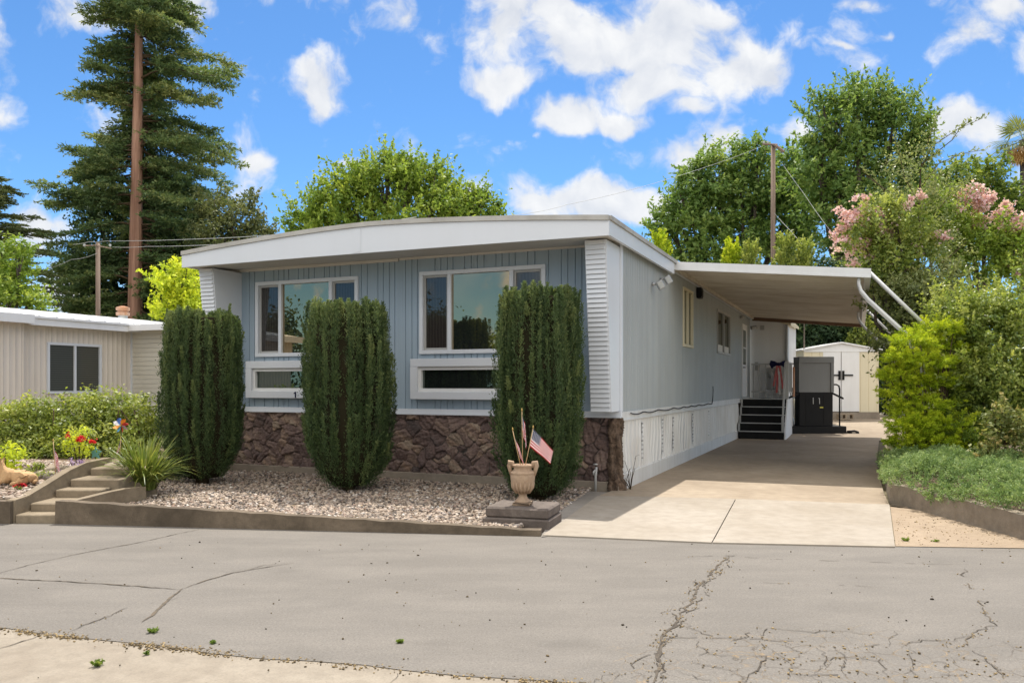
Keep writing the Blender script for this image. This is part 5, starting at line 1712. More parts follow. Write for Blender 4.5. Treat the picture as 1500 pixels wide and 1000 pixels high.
# ================================================================== trees
def redwood():
    Y = 40.0
    base = Vector(((196 - CX) / F * Y, Y, 0))
    root = thing('redwood_tree', 'very tall redwood with bare reddish trunk above the neighbouring roof', 'redwood tree', base)
    mb = MB()
    k, hh = 22, 27.0
    vs, fs = [], []
    for j in range(41):
        z = -.2 + hh * j / 40
        r = .40 * (1 - .80 * (z / hh)) + .20 * math.exp(-max(z, 0) / 1.1)
        for i in range(k):
            q = 2 * PI * i / k
            rr_ = r * (1 + .045 * math.sin(9 * q + .15 * z) + .03 * math.sin(5 * q + z * .3))
            vs.append((rr_ * math.cos(q) + .22 * (z / 17), rr_ * math.sin(q), z))
    for j in range(40):
        for i in range(k): fs.append((j * k + i, j * k + (i + 1) % k, (j + 1) * k + (i + 1) % k, (j + 1) * k + i))
    mb.add(vs, fs)
    mbr = MB()
    B, Dv, L, T, Rp = [], [], [], [], []
    zz = np.array([2.0, 4, 6, 8, 10, 12, 14, 16, 17.5, 19, 21, 23, 26.5])
    lenL = np.array([3.3, 3.5, 4.2, 4.5, 4.2, 3.3, 3.2, 2.7, 2.3, 2.0, 1.8, 1.5, .6])
    lenR = np.array([3.4, 3.6, 4.4, 5.4, 5.8, 5.3, 4.9, 4.6, 4.3, 3.4, 2.2, 1.6, .6])
    for i in range(470):
        z = 1.8 + 24.5 * (i / 470) + random.uniform(-.25, .25)
        q = random.uniform(0, 2 * PI)
        front = -math.sin(q)                       # 1 = straight towards the road
        if front > .62 and 3.2 < z < 19.2: continue
        if math.sin(z * 1.9 + q * 2.0) + .6 * math.sin(z * 4.3 - q * 3) > 1.05: continue
        right = .5 + .5 * math.cos(q)
        ln = (np.interp(z, zz, lenL) * (1 - right) + np.interp(z, zz, lenR) * right) * random.choice((.55, .75, .85, .95, 1.0, 1.08, 1.16))
        if front > .3 and 3 < z < 19: ln *= .75
        d = Vector((math.cos(q), math.sin(q), 0))
        rise = random.uniform(-.10, .24)
        o = Vector((.22 * z / 17, 0, z))
        pts = []
        for s in np.linspace(0, 1, 8):
            pts.append(o + d * ln * s + Vector((0, 0, ln * (rise * s - .30 * s * s + .14 * s ** 3 + .05 * math.sin(s * 6 + i)))))
        mbr.tube(pts, [.06, .05, .04, .032, .025, .02, .013, .007], 5)
        tb = .20 + .35 * random.random() + (.1 if z > 12 else 0)
        m = int(9 + ln * 5.5)
        side = Vector((-d.y, d.x, 0))
        for s in np.linspace(.16, 1.0, m):
            f = s * 7; a = min(6, int(f)); p = pts[a].lerp(pts[a + 1], f - a)
            for sg in (-1, 1):
                w = random.uniform(.35, 1.0)
                B.append(p + Vector((0, 0, random.uniform(-.05, .05)))); Dv.append(side * sg * w + d * random.uniform(.3, .9) + Vector((0, 0, random.uniform(-.25, .12))))
                L.append((.55 + .75 * random.random()) * (1.15 - .5 * s)); Rp.append(.17); T.append(min(1, max(0, tb + random.uniform(-.12, .16))))
    mb.build('trunk', M['redbark'], root, True)
    mbr.build('branches', M['stem'], root, True)
    V, TT = plumes(np.array(B), np.array(Dv), np.array(L), np.array(Rp) * 1.25, 19, .20, .064, np.array(T), 1.2, .3, .6)
    leaf_obj('crown', V, M['redwood'], root, TT)


redwood()


def cedar():
    Y = 34.0
    base = Vector(((-12 - CX) / F * Y, Y, 0))
    root = thing('cedar_tree', 'tall feathery conifer with layered boughs at the left edge', 'conifer', base)
    mb = MB(); mb.tube([(0, 0, -.1), (0, 0, 5), (.05, 0, 10.6)], [.3, .2, .03], 10)
    B, Dv, L, T = [], [], [], []
    for i in range(150):
        z = 1.6 + 8.9 * (i / 150) + random.uniform(-.1, .1)
        q = random.uniform(0, 2 * PI)
        ln = np.interp(z, [1.6, 4, 6, 8, 9.6, 10.6], [3.1, 3.0, 2.5, 1.9, 1.1, .3]) * random.uniform(.6, 1.1)
        d = Vector((math.cos(q), math.sin(q), 0)); side = Vector((-d.y, d.x, 0))
        pts = [Vector((0, 0, z)) + d * ln * s + Vector((0, 0, ln * (.02 + .12 * s - .10 * s * s))) for s in np.linspace(0, 1, 6)]
        mb.tube(pts, [.05, .04, .03, .02, .014, .006], 5)
        for s in np.linspace(.12, 1, int(7 + ln * 6)):
            f = s * 5; a = min(4, int(f)); p = pts[a].lerp(pts[a + 1], f - a)
            for sg in (-1, 1):
                B.append(p); Dv.append(side * sg * random.uniform(.3, .9) + d * .7 + Vector((0, 0, random.uniform(-.18, .06)))); L.append((.35 + .5 * random.random()) * (1.15 - .5 * s)); T.append(random.uniform(.2, .7))
    mb.build('trunk', M['greybark'], root, True)
    V, TT = plumes(np.array(B), np.array(Dv), np.array(L), .09, 15, .15, .045, np.array(T), 1.0, .6, .6)
    leaf_obj('crown', V, M['cedar'], root, TT)


cedar()
broadleaf('leafy_tree', 'light green leafy tree at the left edge before the conifer', 'tree', 27, [(-20, 395, 48, 60), (22, 405, 30, 42, .5), (10, 440, 40, 34, -.5), (48, 440, 26, 24, .4), (-40, 440, 50, 50), (28, 372, 16, 26)], 0, 0, 16, .26, 26, .13, M['lightgreen'], M['greybark'], .16, .55, sprigs=240)
broadleaf('dark_tree', 'dense dark evergreen tree low behind the redwood trunk', 'tree', 44, [(120, 410, 34, 52), (150, 350, 42, 56, .5), (165, 430, 55, 50, 1), (225, 400, 48, 70, 1.2), (262, 350, 42, 56, .5), (215, 320, 46, 60, 1.4), (140, 300, 38, 34, 1.5), (268, 430, 50, 56), (112, 448, 18, 22)], 205, 0, 8, .50, 32, .24, M['darkgreen'], M['greybark'], .35, .5, sprigs=420)
broadleaf('oak_tree', 'olive green rounded tree beside the redwood above the roof corner', 'tree', 37, [(345, 318, 42, 36), (312, 300, 30, 22, .6), (372, 330, 28, 34, .4), (330, 350, 52, 36), (300, 340, 34, 40, .8), (384, 350, 18, 20)], 335, 0, 9, .34, 26, .17, M['olive'], M['greybark'], .2, .5, sprigs=260, inner=.4)
broadleaf('lime_shrub', 'bright yellow-green shrub behind the left roof corner', 'shrub', 22.5, [(255, 415, 34, 28), (275, 430, 28, 36, .3), (240, 445, 26, 26, -.2), (268, 400, 22, 14), (290, 452, 30, 30), (252, 475, 40, 30)], 262, 0, 20, .22, 26, .12, M['lime'], M['greybark'], .09, .55, sprigs=160)
broadleaf('leafy_tree', 'broad green tree rising behind the middle of the house roof', 'tree', 31, [(560, 270, 62, 46), (600, 262, 50, 40, .6), (515, 295, 58, 40), (470, 312, 44, 32, -.3), (445, 325, 26, 24), (640, 290, 44, 40, .4), (670, 312, 34, 32), (702, 308, 26, 32), (728, 318, 16, 16), (562, 238, 14, 22), (595, 240, 14, 20), (640, 258, 24, 22), (535, 262, 22, 24), (590, 325, 130, 40), (498, 280, 14, 20), (694, 280, 12, 20), (715, 290, 10, 16)], 580, 0, 15, .27, 28, .15, M['lightgreen'], M['greybark'], .24, .55, sprigs=700, sl=1.7, inner=.4)
broadleaf('walnut_tree', 'large green tree behind the carport left of the pole', 'tree', 41, [(1000, 290, 30, 36), (1045, 262, 36, 42), (1085, 240, 24, 36), (1060, 300, 48, 42, .8), (1000, 340, 40, 40), (1105, 290, 44, 50, .4), (1075, 350, 60, 40, -.5), (975, 330, 22, 30), (1145, 330, 48, 60, .8), (1020, 250, 18, 22), (1150, 250, 30, 44, 1.2), (1110, 225, 18, 22), (1180, 300, 30, 60, 1.0), (1030, 385, 70, 30)], 1090, 0, 9, .42, 30, .25, M['walnut'], M['greybark'], .3, .42, sprigs=520, sl=1.3, inner=.42)
broadleaf('walnut_tree', 'tallest green tree right of the utility pole', 'tree', 38, [(1225, 180, 40, 46), (1270, 165, 46, 40, .5), (1310, 185, 42, 50), (1240, 240, 54, 56, .4), (1200, 260, 34, 50), (1300, 255, 54, 56, .6), (1345, 235, 26, 40), (1225, 320, 52, 56), (1290, 330, 60, 56), (1340, 300, 34, 50), (1205, 150, 16, 18), (1255, 138, 26, 16), (1345, 195, 18, 26), (1195, 205, 18, 26)], 1240, 0, 9, .42, 32, .23, M['walnut'], M['greybark'], .34, .42, sprigs=560, sl=1.3, inner=.5)
broadleaf('leafy_tree', 'green tree behind the pink blossom at the far right', 'tree', 30, [(1445, 262, 34, 30), (1412, 262, 28, 28, .5), (1470, 285, 30, 30), (1390, 275, 30, 36), (1430, 310, 60, 40), (1500, 320, 30, 30), (1480, 330, 46, 40), (1350, 330, 40, 50)], 1440, 0, 20, .28, 30, .15, M['midgreen'], M['greybark'], .18, .5, sprigs=240, inner=.4)

# young cypresses seen over the carport edge
for px, top, wd_, Y, lab in [(965, 345, 22, 30, 'first young yellow-green cypress beyond the roof corner'), (1072, 358, 14, 29.5, 'slim young cypress over the carport edge left of the pole'), (1100, 362, 16, 29, 'young cypress beside the pole over the carport edge'), (1150, 350, 18, 29.5, 'bushier young cypress just right of the pole'), (1178, 356, 15, 29, 'last young cypress at the right of the carport row')]:
    k = Y / F
    base = Vector(((px - CX) * k, Y, .0))
    h = D(px, top, Y).z
    root = thing('cypress', lab, 'cypress', base, 0, 'young cypresses behind the carport')
    n = 150
    z = h * (.64 + .34 * rng.random(n) ** .8); q = rng.random(n) * 2 * PI
    r = wd_ * k * np.interp(z / h, [0, .6, .8, 1], [1, 1, .7, .1]) * (.3 + .7 * rng.random(n))
    B = np.stack([r * np.cos(q), r * np.sin(q), z], 1)
    V, T = plumes(B, np.stack([.5 * np.cos(q), .5 * np.sin(q), np.ones(n)], 1), .5, .11, 22, .13, .05, .35 + .5 * rng.random(n), 1.1)
    leaf_obj('crown', V, M['golden'] if px in (965, 1072) else M['shrub'], root, T)
    mb = MB(); mb.tube([(0, 0, -.1), (0, 0, h * .8)], [.05, .01], 6); mb.build('trunk', M['greybark'], root, True)

# dark hedge behind the shed, pale shrub beside it
broadleaf('tall_hedge', 'tall dark hedge of glossy leaves behind the shed and porch', 'hedge', 32.5, [(1130, 440, 40, 60), (1170, 435, 44, 56), (1215, 430, 46, 52), (1255, 432, 46, 50), (1295, 440, 44, 56), (1160, 500, 44, 60), (1205, 495, 46, 60), (1250, 500, 46, 56), (1295, 505, 40, 60), (1190, 560, 50, 50), (1150, 570, 40, 50), (1310, 560, 40, 60), (1250, 560, 50, 40), (1100, 500, 34, 70), (1335, 450, 40, 80)], 1210, .2, 20, .34, 36, .20, M['darkgreen'], M['greybark'], .1, .42, limbs=False, inner=.2)
broadleaf('pale_shrub', 'pale green shrub peeping over the shed roof', 'shrub', 30.9, [(1258, 495, 18, 16), (1272, 490, 12, 18), (1250, 505, 14, 12), (1264, 475, 8, 14), (1262, 520, 22, 20)], 1262, .3, 22, .16, 20, .11, M['hedge'], M['greybark'], .04, .55, sprigs=60)

# pink crepe myrtles
broadleaf('crepe_myrtle', 'pink flowering crepe myrtle just above the carport right end', 'flowering tree', 14.7, [(1290, 330, 40, 44), (1262, 345, 30, 34), (1310, 370, 40, 40), (1275, 385, 40, 30), (1340, 350, 36, 44), (1310, 310, 22, 22)], 1335, .2, 46, .16, 30, .075, M['shrub'], M['greybark'], .07, .5, sprigs=160, inner=.35,
          blossom=[(1250, 325, 26, 22), (1238, 350, 22, 26), (1330, 300, 16, 14), (1370, 345, 18, 12), (1345, 375, 14, 12), (1315, 395, 20, 14), (1285, 350, 20, 20), (1262, 300, 14, 12), (1262, 370, 18, 20), (1280, 318, 20, 14), (1310, 325, 14, 14), (1246, 385, 12, 12), (1345, 290, 8, 8), (1300, 345, 16, 12)], blossom_mat=M['pinkbl'])
broadleaf('crepe_myrtle', 'pink flowering crepe myrtle at the right edge below the palm', 'flowering tree', 17, [(1440, 350, 60, 40), (1490, 370, 40, 44), (1400, 360, 40, 40), (1430, 390, 60, 36), (1380, 310, 40, 36), (1350, 320, 40, 40)], 1440, .2, 42, .18, 30, .09, M['lightgreen'], M['greybark'], .08, .5, sprigs=160, inner=.35,
          blossom=[(1418, 292, 26, 20), (1412, 308, 20, 16), (1390, 340, 12, 12), (1430, 335, 18, 14), (1500, 390, 20, 24), (1420, 300, 24, 18), (1455, 318, 22, 14), (1478, 325, 20, 18), (1498, 340, 22, 20), (1462, 342, 16, 12), (1488, 372, 20, 14), (1440, 305, 12, 10), (1452, 292, 6, 8), (1470, 300, 6, 6), (1495, 460, 10, 14)], blossom_mat=M['pinkbl'])

# airy tree with the thin dark trunk
Y = 15.2
bx = Vector(((1346 - CX) / F * Y, Y, .2))
root = thing('thin_tree', 'airy grey-green tree with one thin dark trunk right of the carport', 'tree', bx)
C, O = lobes_to_clumps([(1340, 270, 44, 50), (1300, 300, 44, 40, .4), (1385, 290, 40, 40, -.3), (1330, 350, 70, 44), (1385, 370, 50, 50), (1290, 370, 40, 40, .5), (1340, 420, 64, 40), (1355, 215, 22, 24), (1400, 430, 40, 40), (1290, 430, 30, 36, .6), (1320, 240, 24, 26)], Y, bx, 40, .25)
V, T = clumps(C, .10 + .12 * rng.random(len(C)), 17, .06, .42, O, .3, .2 + .55 * rng.random(len(C)))
Vs, Ts = [V], [T]
# a few long wands reaching out to the right against the sky
B2, D2, L2 = [], [], []
mb = MB()
mb.tube([(0, 0, -.1), (.02, 0, 1.2), (-.02, 0, 2.4), (.0, .05, 3.6), (.06, .05, 5.2)], [.065, .055, .045, .03, .012], 10)
for (pa, pb) in [((1365, 215), (1440, 173)), ((1395, 205), (1418, 180)), ((1375, 240), (1440, 220)), ((1350, 240), (1375, 165)), ((1310, 300), (1265, 250)), ((1325, 260), (1310, 200)), ((1380, 300), (1420, 262)), ((1330, 350), (1262, 330))]:
    a, b = D(*pa, Y) - bx, D(*pb, Y) - bx
    c0 = Vector((0, 0, a.z - .5))
    mb.tube([c0, a, a.lerp(b, .5) + Vector((0, 0, .06)), b], [.010, .008, .006, .003], 5)
    for s in np.linspace(0, 1, 12):
        B2.append(a.lerp(b, s) + Vector((0, 0, .06 * math.sin(s * PI)))); D2.append((b - a).normalized() * .6 + Vector((random.uniform(-.5, .5), random.uniform(-.5, .5), random.uniform(-.3, .6)))); L2.append(.13)
V, T = plumes(np.array(B2), np.array(D2), np.array(L2), .05, 8, .06, .025, .2 + .4 * rng.random(len(B2)), 1.5)
Vs.append(V); Ts.append(T)
leaf_obj('crown', np.concatenate(Vs), M['greyleaf'], root, np.concatenate(Ts))
for i in range(5):
    z = random.uniform(3.2, 4.8); q = random.uniform(0, 6.28); ln = random.uniform(.5, 1.1)
    mb.tube([(0, 0, z), (ln * .5 * math.cos(q), ln * .5 * math.sin(q), z + ln * .35), (ln * math.cos(q), ln * math.sin(q), z + ln * .8)], [.016, .011, .004], 5)
mb.build('trunk', M['stem'], root, True)

# shrubs massed on the right
broadleaf('tall_shrub', 'large loose small-leaved shrub filling the right edge of the picture', 'shrub', 12.8, [(1440, 470, 62, 50), (1400, 520, 44, 54, .3), (1475, 540, 50, 60), (1440, 560, 50, 50, -.3), (1490, 460, 40, 50, .3), (1410, 580, 34, 40, .2), (1385, 465, 36, 40, .6), (1500, 600, 40, 50), (1455, 620, 50, 40, .2)], 1450, .2, 115, .13, 34, .064, M['shrub'], M['stem'], .05, .5, sprigs=800, sl=2.0, inner=.3)
broadleaf('tall_shrub', 'grey-green twiggy shrub around the carport posts', 'shrub', 14.3, [(1330, 440, 44, 40), (1300, 420, 30, 34, .5), (1360, 480, 44, 44), (1320, 500, 40, 36), (1375, 430, 36, 40), (1345, 540, 50, 40)], 1345, .2, 80, .16, 30, .074, M['greyleaf'], M['stem'], .05, .48, sprigs=220, inner=.3)
broadleaf('rose_shrub', 'leggy shrub with reddish new growth at the right edge', 'shrub', 10.9, [(1478, 610, 30, 22), (1460, 635, 26, 26), (1495, 640, 26, 32), (1452, 605, 14, 14), (1490, 670, 26, 18), (1440, 660, 18, 18)], 1475, .2, 90, .085, 18, .058, M['rose'], M['stem'], .015, .6, sprigs=60, inner=.3)


def juniper(name, label, Y, lobes, basepx, mat, dens, ln, nl, group=None, rise=.55, zb=.2, tiers=False):
    base = Vector(((basepx - CX) / F * Y, Y, zb))
    root = thing(name, label, 'juniper', base, 0, group)
    C, O = lobes_to_clumps(lobes, Y, base, dens, .55)
    ok = (C[:, 2] > .02) & ((O[:, 2] > -.35) | (not tiers)); C, O = C[ok], O[ok]
    d = unit(O * np.array([1, 1, .5]) + np.array([0, 0, rise]) + rng.normal(size=O.shape) * .22)
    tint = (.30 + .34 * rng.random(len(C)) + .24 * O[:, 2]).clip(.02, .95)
    V, T = plumes(C, d, ln * (.6 + .7 * rng.random(len(C))), ln * .34, 70, nl, nl * .24, tint, 1.15, .25, .65)
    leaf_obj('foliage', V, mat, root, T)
    mb = MB()
    for i in range(60):
        c = Vector(C[rng.integers(len(C))])
        mb.tube([(random.uniform(-.1, .1), random.uniform(-.1, .1), -.05), c * .5 + Vector((0, 0, -.05)), c], [.022, .016, .006], 5)
    mb.build('stem', M['stem'], root, True)


juniper('golden_juniper', 'bright yellow-green feathery juniper overhanging the driveway edge', 12.5, [(1370, 486, 40, 10, .2), (1336, 502, 26, 11), (1380, 512, 40, 13, .3), (1323, 526, 24, 12), (1358, 534, 40, 14), (1318, 552, 22, 12), (1356, 564, 44, 14, .1), (1403, 552, 34, 16, .4), (1320, 582, 20, 12), (1353, 596, 40, 14), (1322, 610, 20, 11), (1336, 628, 32, 14, -.3), (1374, 626, 40, 15, -.2), (1328, 648, 26, 12, -.3), (1363, 652, 40, 13, -.3), (1408, 614, 34, 16, .3), (1403, 649, 30, 14, -.1)], 1368, M['golden'], 760, .17, .040, rise=.12, tiers=True)
juniper('golden_juniper', 'dark green juniper low in the shade beside the golden one', 12.3, [(1405, 640, 30, 30), (1425, 655, 30, 24), (1440, 640, 26, 30), (1400, 600, 26, 30, .3)], 1415, M['midgreen'], 130, .22, .05)

# creeping juniper spilling over the planter wall
base = Vector((5.9, 9.6, .2))
root = thing('creeping_juniper', 'low blue-green creeping juniper mat spilling over the planter wall', 'ground cover')
root.location = base
n = 4600
PXY = []
while len(PXY) < n:
    x, y = random.uniform(4.55, 8.6), random.uniform(6.95, 12.9)
    left = np.interp(y, [6.9, 7.5, 8.2, 8.9, 9.7, 10.25, 12.9], [5.0, 4.86, 4.83, 4.78, 4.72, 4.68, 5.85])
    right = np.interp(y, [6.9, 9, 11, 12.9], [8.6, 8.4, 7.6, 6.9])
    if left + .07 < x < right and y > 6.98 + .0 * x:
        e = min(x - left, right - x, (12.9 - y) * .8 + .05, (y - 6.9) + .05)
        z = .27 + .27 * min(1, max(0, e) / .45) ** .55 + .05 * math.sin(x * 3.1 + y * 2.3) + .04 * math.sin(x * 6.7 - y * 5.1)
        if e < .12: z -= random.uniform(0, .05)
        PXY.append((x - base.x, y - base.y, z - base.z - .10))
B = np.array(PXY)
B[:, 2] += .0
q = rng.random(n) * 2 * PI
cx_ = np.array([5.9 - base.x, 9.6 - base.y])
ov = unit(np.concatenate([B[:, :2] - cx_, np.zeros((n, 1))], 1))
Dv = np.stack([np.cos(q), np.sin(q), .55 + .5 * rng.random(n)], 1) * .8 + ov * .4
V, T = plumes(B, Dv, .09 + .10 * rng.random(n), .055, 52, .026, .0115, .25 + .5 * rng.random(n), 1.1, .1, .6)
leaf_obj('foliage', V, M['blueju'], root, T)
mb = MB()
for i in range(120):
    p = Vector(B[rng.integers(n)])
    a = p + Vector((random.uniform(.0, .4), random.uniform(-.3, .3), -.12))
    mb.tube([a, a.lerp(p, .5) + Vector((0, 0, .02)), p], [.009, .007, .003], 5)
mb.build('stem', M['stem'], root, True)

# fan palm at the right edge
Y = 46.0
base = Vector(((1499 - CX) / F * Y, Y, 0))
top = D(1499, 205, Y).z
root = thing('fan_palm', 'fan palm with dead hanging fronds at the right edge', 'palm tree', base)
mb = MB(); mb.tube([(0, 0, -.1), (.1, 0, top * .5), (0, 0, top)], [.3, .22, .2], 12); mb.build('trunk', M['greybark'], root, True)


def frond(d, ln, rw, droop):
    vs, fs = [], []
    d = Vector(d).normalized(); s = d.cross(Vector((0, 0, 1))).normalized(); u = s.cross(d)
    hub = d * ln * .5
    for k in range(15):
        a = (k / 14 - .5) * 3.0
        dd = (d * math.cos(a) + s * math.sin(a))
        tip = hub + dd * rw + Vector((0, 0, -droop * rw * (.3 + .5 * abs(math.sin(a)))))
        wv = (s * math.cos(a) - d * math.sin(a)) * .045
        m = hub.lerp(tip, .6) + u * .05
        b = len(vs)
        vs += [hub, m + wv, tip, m - wv]; fs.append((b, b + 1, b + 2, b + 3))
    b = len(vs); w = s * .02
    vs += [w, hub + w, hub - w, -w]; fs.append((b, b + 1, b + 2, b + 3))
    return vs, fs


for i in range(34):
    q = i * 2.4; e = random.uniform(-.5, 1.2) if i < 24 else random.uniform(-1.5, -.8)
    vs, fs = frond((math.cos(q) * math.cos(e), math.sin(q) * math.cos(e), math.sin(e)), 1.5 if i < 24 else 1.2, 1.1 if i < 24 else .9, .4)
    np_mesh('frond', [tuple(v + Vector((0, 0, top))) for v in vs], fs, M['palm'] if i < 24 else M['deadpalm'], root, [random.uniform(.2, .8)] * len(fs))

# ================================================================== poles and wires
def pole(name, label, px, ytop, Y, r):
    base = Vector(((px - CX) / F * Y, Y, 0)); h = D(px, ytop, Y).z
    root = thing(name, label, 'utility pole', base)
    mb = MB(); mb.tube([(0, 0, -.3), (0, 0, h * .5), (0, 0, h)], [r * 1.15, r, r * .85], 12); mb.build('shaft', M['polewood'], root, True)
    return root, h


rt, h = pole('utility_pole', 'brown wooden utility pole above the neighbouring roof', 143.5, 356, 30, .085)
mb = MB(); mb.tube([(-.05, -.1, h - .10), (.55, -.1, h - .22)], .022, 6); mb.tube([(-.5, -.1, h - .12), (.0, -.1, h - .1)], .02, 6); mb.build('bracket', M['polewood'], rt)
for x in (-.45, .5):
    mb = MB(); mb.lathe([(.03, 0), (.05, .04), (.03, .1)], (x, -.1, h - .15), 8); mb.build('insulator', M['lgrey'], rt)
mb = MB(); mb.box(-.05, .05, -.14, -.08, 2.3 + .7, 3.15); mb.build('junction_box', M['galv'], rt)
rt, h = pole('utility_pole', 'tall bare wooden utility pole before the green trees', 1132.5, 212, 38, .12)
mb = MB(); mb.tube([(-.55, -.15, h - .02), (.15, -.15, h - .05)], .05, 6); mb.tube([(.0, -.15, h - .05), (.38, -.4, h - .45)], .07, 6); mb.build('crossarm', M['polewood'], rt)
for x in (-.48, -.30, .34):
    mb = MB(); mb.lathe([(.04, 0), (.06, .06), (.03, .14)], (x, -.16, h - .02 - (.42 if x > 0 else 0)), 8); mb.build('insulator', M['lgrey'], rt)


def wire(label, pts, r, mat, sag=0.0):
    P = [D(*p) for p in pts]
    Q = []
    for a, b in zip(P[:-1], P[1:]):
        for i in range(12):
            s = i / 12
            Q.append(a.lerp(b, s) - Vector((0, 0, sag * 4 * s * (1 - s))))
    Q.append(P[-1])
    o0 = P[0].copy()
    mb = MB(); mb.tube([q - o0 for q in Q], r, 5)
    o = mb.build('overhead_wire', mat, None, True, o0)
    setp(o, label, 'wire')


wire('upper pale overhead wire crossing the redwood trunk', [(107, 358, 29.9), (131, 354, 29.9), (155, 353, 29.9), (290, 350, 26), (440, 341, 21), (610, 318, 17.5)], .007, M['lgrey'], .02)
wire('lower pale overhead wire crossing the redwood trunk', [(165, 362, 29.9), (215, 361, 28.5), (340, 357, 24), (420, 356, 21.5)], .007, M['lgrey'], .02)
wire('thin wire sloping down left from the brown pole', [(142, 371, 29.8), (105, 380, 31), (60, 396, 34)], .009, M['lgrey'], .05)
wire('thin overhead wire running left from the tall pole', [(1118, 214, 37.8), (980, 262, 30), (830, 300, 24), (740, 316, 19)], .007, M['lgrey'], .05)
wire('guy wire sloping down right from the tall pole', [(1146, 240, 37.6), (1175, 280, 36), (1210, 330, 34), (1260, 390, 32)], .009, M['lgrey'], .02)
wire('second guy wire low beside the tall pole', [(1134, 312, 37.7), (1160, 340, 36), (1205, 392, 33)], .009, M['lgrey'], .02)

# trees across the road: seen only as mirror images in the window glass
def far_tree(x, y, h, w, mat, src=None):
    if src is None:
        root = thing('street_tree', 'dark tree across the road mirrored in the window glass', 'tree', (x, y, 0), 0, 'trees across the road mirrored in the windows')
        n = 150
        d = sphere_dirs(n)
        C = d * np.array([w, w, h * .42]) * (.45 + .55 * rng.random((n, 1)) ** .5) * (1 + .2 * rng.normal(size=(n, 1))) + np.array([0, 0, h * .56])
        V, T = clumps(C, w * .34, 40, .34, .55, d, .5)
        leaf_obj('crown', V, mat, root, T)
        mb = MB(); mb.tube([(0, 0, -.1), (0, 0, h * .6)], [.22, .1], 8); mb.build('trunk', M['greybark'], root, True)
        return root
    r = src.copy(); COL.objects.link(r); r.location = (x, y, 0); r.scale = (w, w, h); r.rotation_euler = (0, 0, x * 1.7)
    for ch in src.children:
        c = ch.copy(); COL.objects.link(c); c.parent = r
    return r


ta = far_tree(-27, -30, 7.5, 2.6, M['darkgreen'])
tb = far_tree(-34, -22, 6.0, 2.8, M['midgreen'])
for x, y, s, src in [(-33, -36, 1.15, ta), (-40, -30, .9, tb), (-46, -36, 1.3, ta), (-22, -34, .95, tb), (-15, -32, 1.0, ta), (-44, -20, 1.0, tb), (-52, -26, 1.2, ta), (-24, -24, .62, tb), (-38, -14, .9, tb), (-8, -30, .9, tb), (2, -32, 1.1, ta), (-48, -8, 1.0, ta)]:
    far_tree(x, y, s, s, None, src)

# ================================================================== sky, sun, camera
w = bpy.data.worlds.new('World'); SC.world = w; w.use_nodes = True
nt = w.node_tree; nt.nodes.clear()
EL, AZ = R(65.6), R(7)


class WN(NT):
    def __init__(s):
        s.t = nt


t = WN()
out = t.n('ShaderNodeOutputWorld'); bg = t.n('ShaderNodeBackground'); bg.inputs['Strength'].default_value = SKY
sky = t.n('ShaderNodeTexSky', sky_type='NISHITA', sun_disc=False, sun_elevation=EL, sun_rotation=AZ, altitude=800, air_density=1.0, dust_density=.4, ozone_density=3.0)
tc = t.n('ShaderNodeTexCoord'); sp = t.n('ShaderNodeSeparateXYZ'); t.l(tc.outputs['Generated'], sp.inputs[0])
yy = t.math('MAXIMUM', t.math('ABSOLUTE', sp.outputs['Y']), .05)
u = t.math('DIVIDE', sp.outputs['X'], yy); v = t.math('DIVIDE', sp.outputs['Z'], yy)
cb_ = t.n('ShaderNodeCombineXYZ'); t.l(u, cb_.inputs[0]); t.l(v, cb_.inputs[1])
nz = t.n('ShaderNodeTexNoise'); nz.inputs['Scale'].default_value = 9; nz.inputs['Detail'].default_value = 4
t.l(cb_.outputs[0], nz.inputs['Vector'])
wv = t.n('ShaderNodeVectorMath', operation='SUBTRACT'); t.l(nz.outputs['Color'], wv.inputs[0]); wv.inputs[1].default_value = (.5, .5, .5)
ws = t.n('ShaderNodeVectorMath', operation='SCALE'); t.l(wv.outputs[0], ws.inputs[0]); ws.inputs['Scale'].default_value = .085
wa = t.n('ShaderNodeVectorMath', operation='ADD'); t.l(cb_.outputs[0], wa.inputs[0]); t.l(ws.outputs[0], wa.inputs[1])
clouds = [(745, 45, 60, 75, 1), (735, 118, 58, 26, .9), (810, 15, 90, 36, .9), (880, 60, 100, 66, 1.05), (965, 60, 120, 62, 1.1), (1060, 88, 85, 46, 1.05), (1120, 105, 42, 34, .9), (940, 120, 100, 34, .9), (1000, 20, 90, 40, .9),
          (840, 162, 62, 26, 1), (900, 170, 60, 20, .9), (470, 120, 46, 46, .95), (452, 98, 26, 22, .8), (588, 14, 24, 26, .7), (1000, 225, 66, 34, .9), (1040, 215, 40, 22, .8), (890, 290, 150, 36, 1.15), (800, 296, 60, 24, .9), (1000, 290, 70, 34, 1),
          (1415, 62, 44, 40, .8), (1412, 186, 62, 34, .95), (1300, 55, 36, 12, .65), (1240, 75, 16, 8, .5), (66, 322, 60, 30, .9), (40, 345, 60, 26, .8), (380, 228, 28, 16, .7), (510, 242, 36, 16, .65), (150, 12, 90, 34, .8), (250, 6, 60, 26, .7), (1490, 12, 60, 40, .8), (1498, 70, 26, 40, .7), (1010, 158, 22, 16, .6), (1160, 190, 40, 26, .7), (690, 290, 40, 24, .6), (560, 60, 10, 10, .3),
          (80, 420, 80, 50, .6), (1090, 125, 14, 9, .6), (795, 192, 14, 10, .5), (1270, 8, 60, 14, .5)]
cur = None
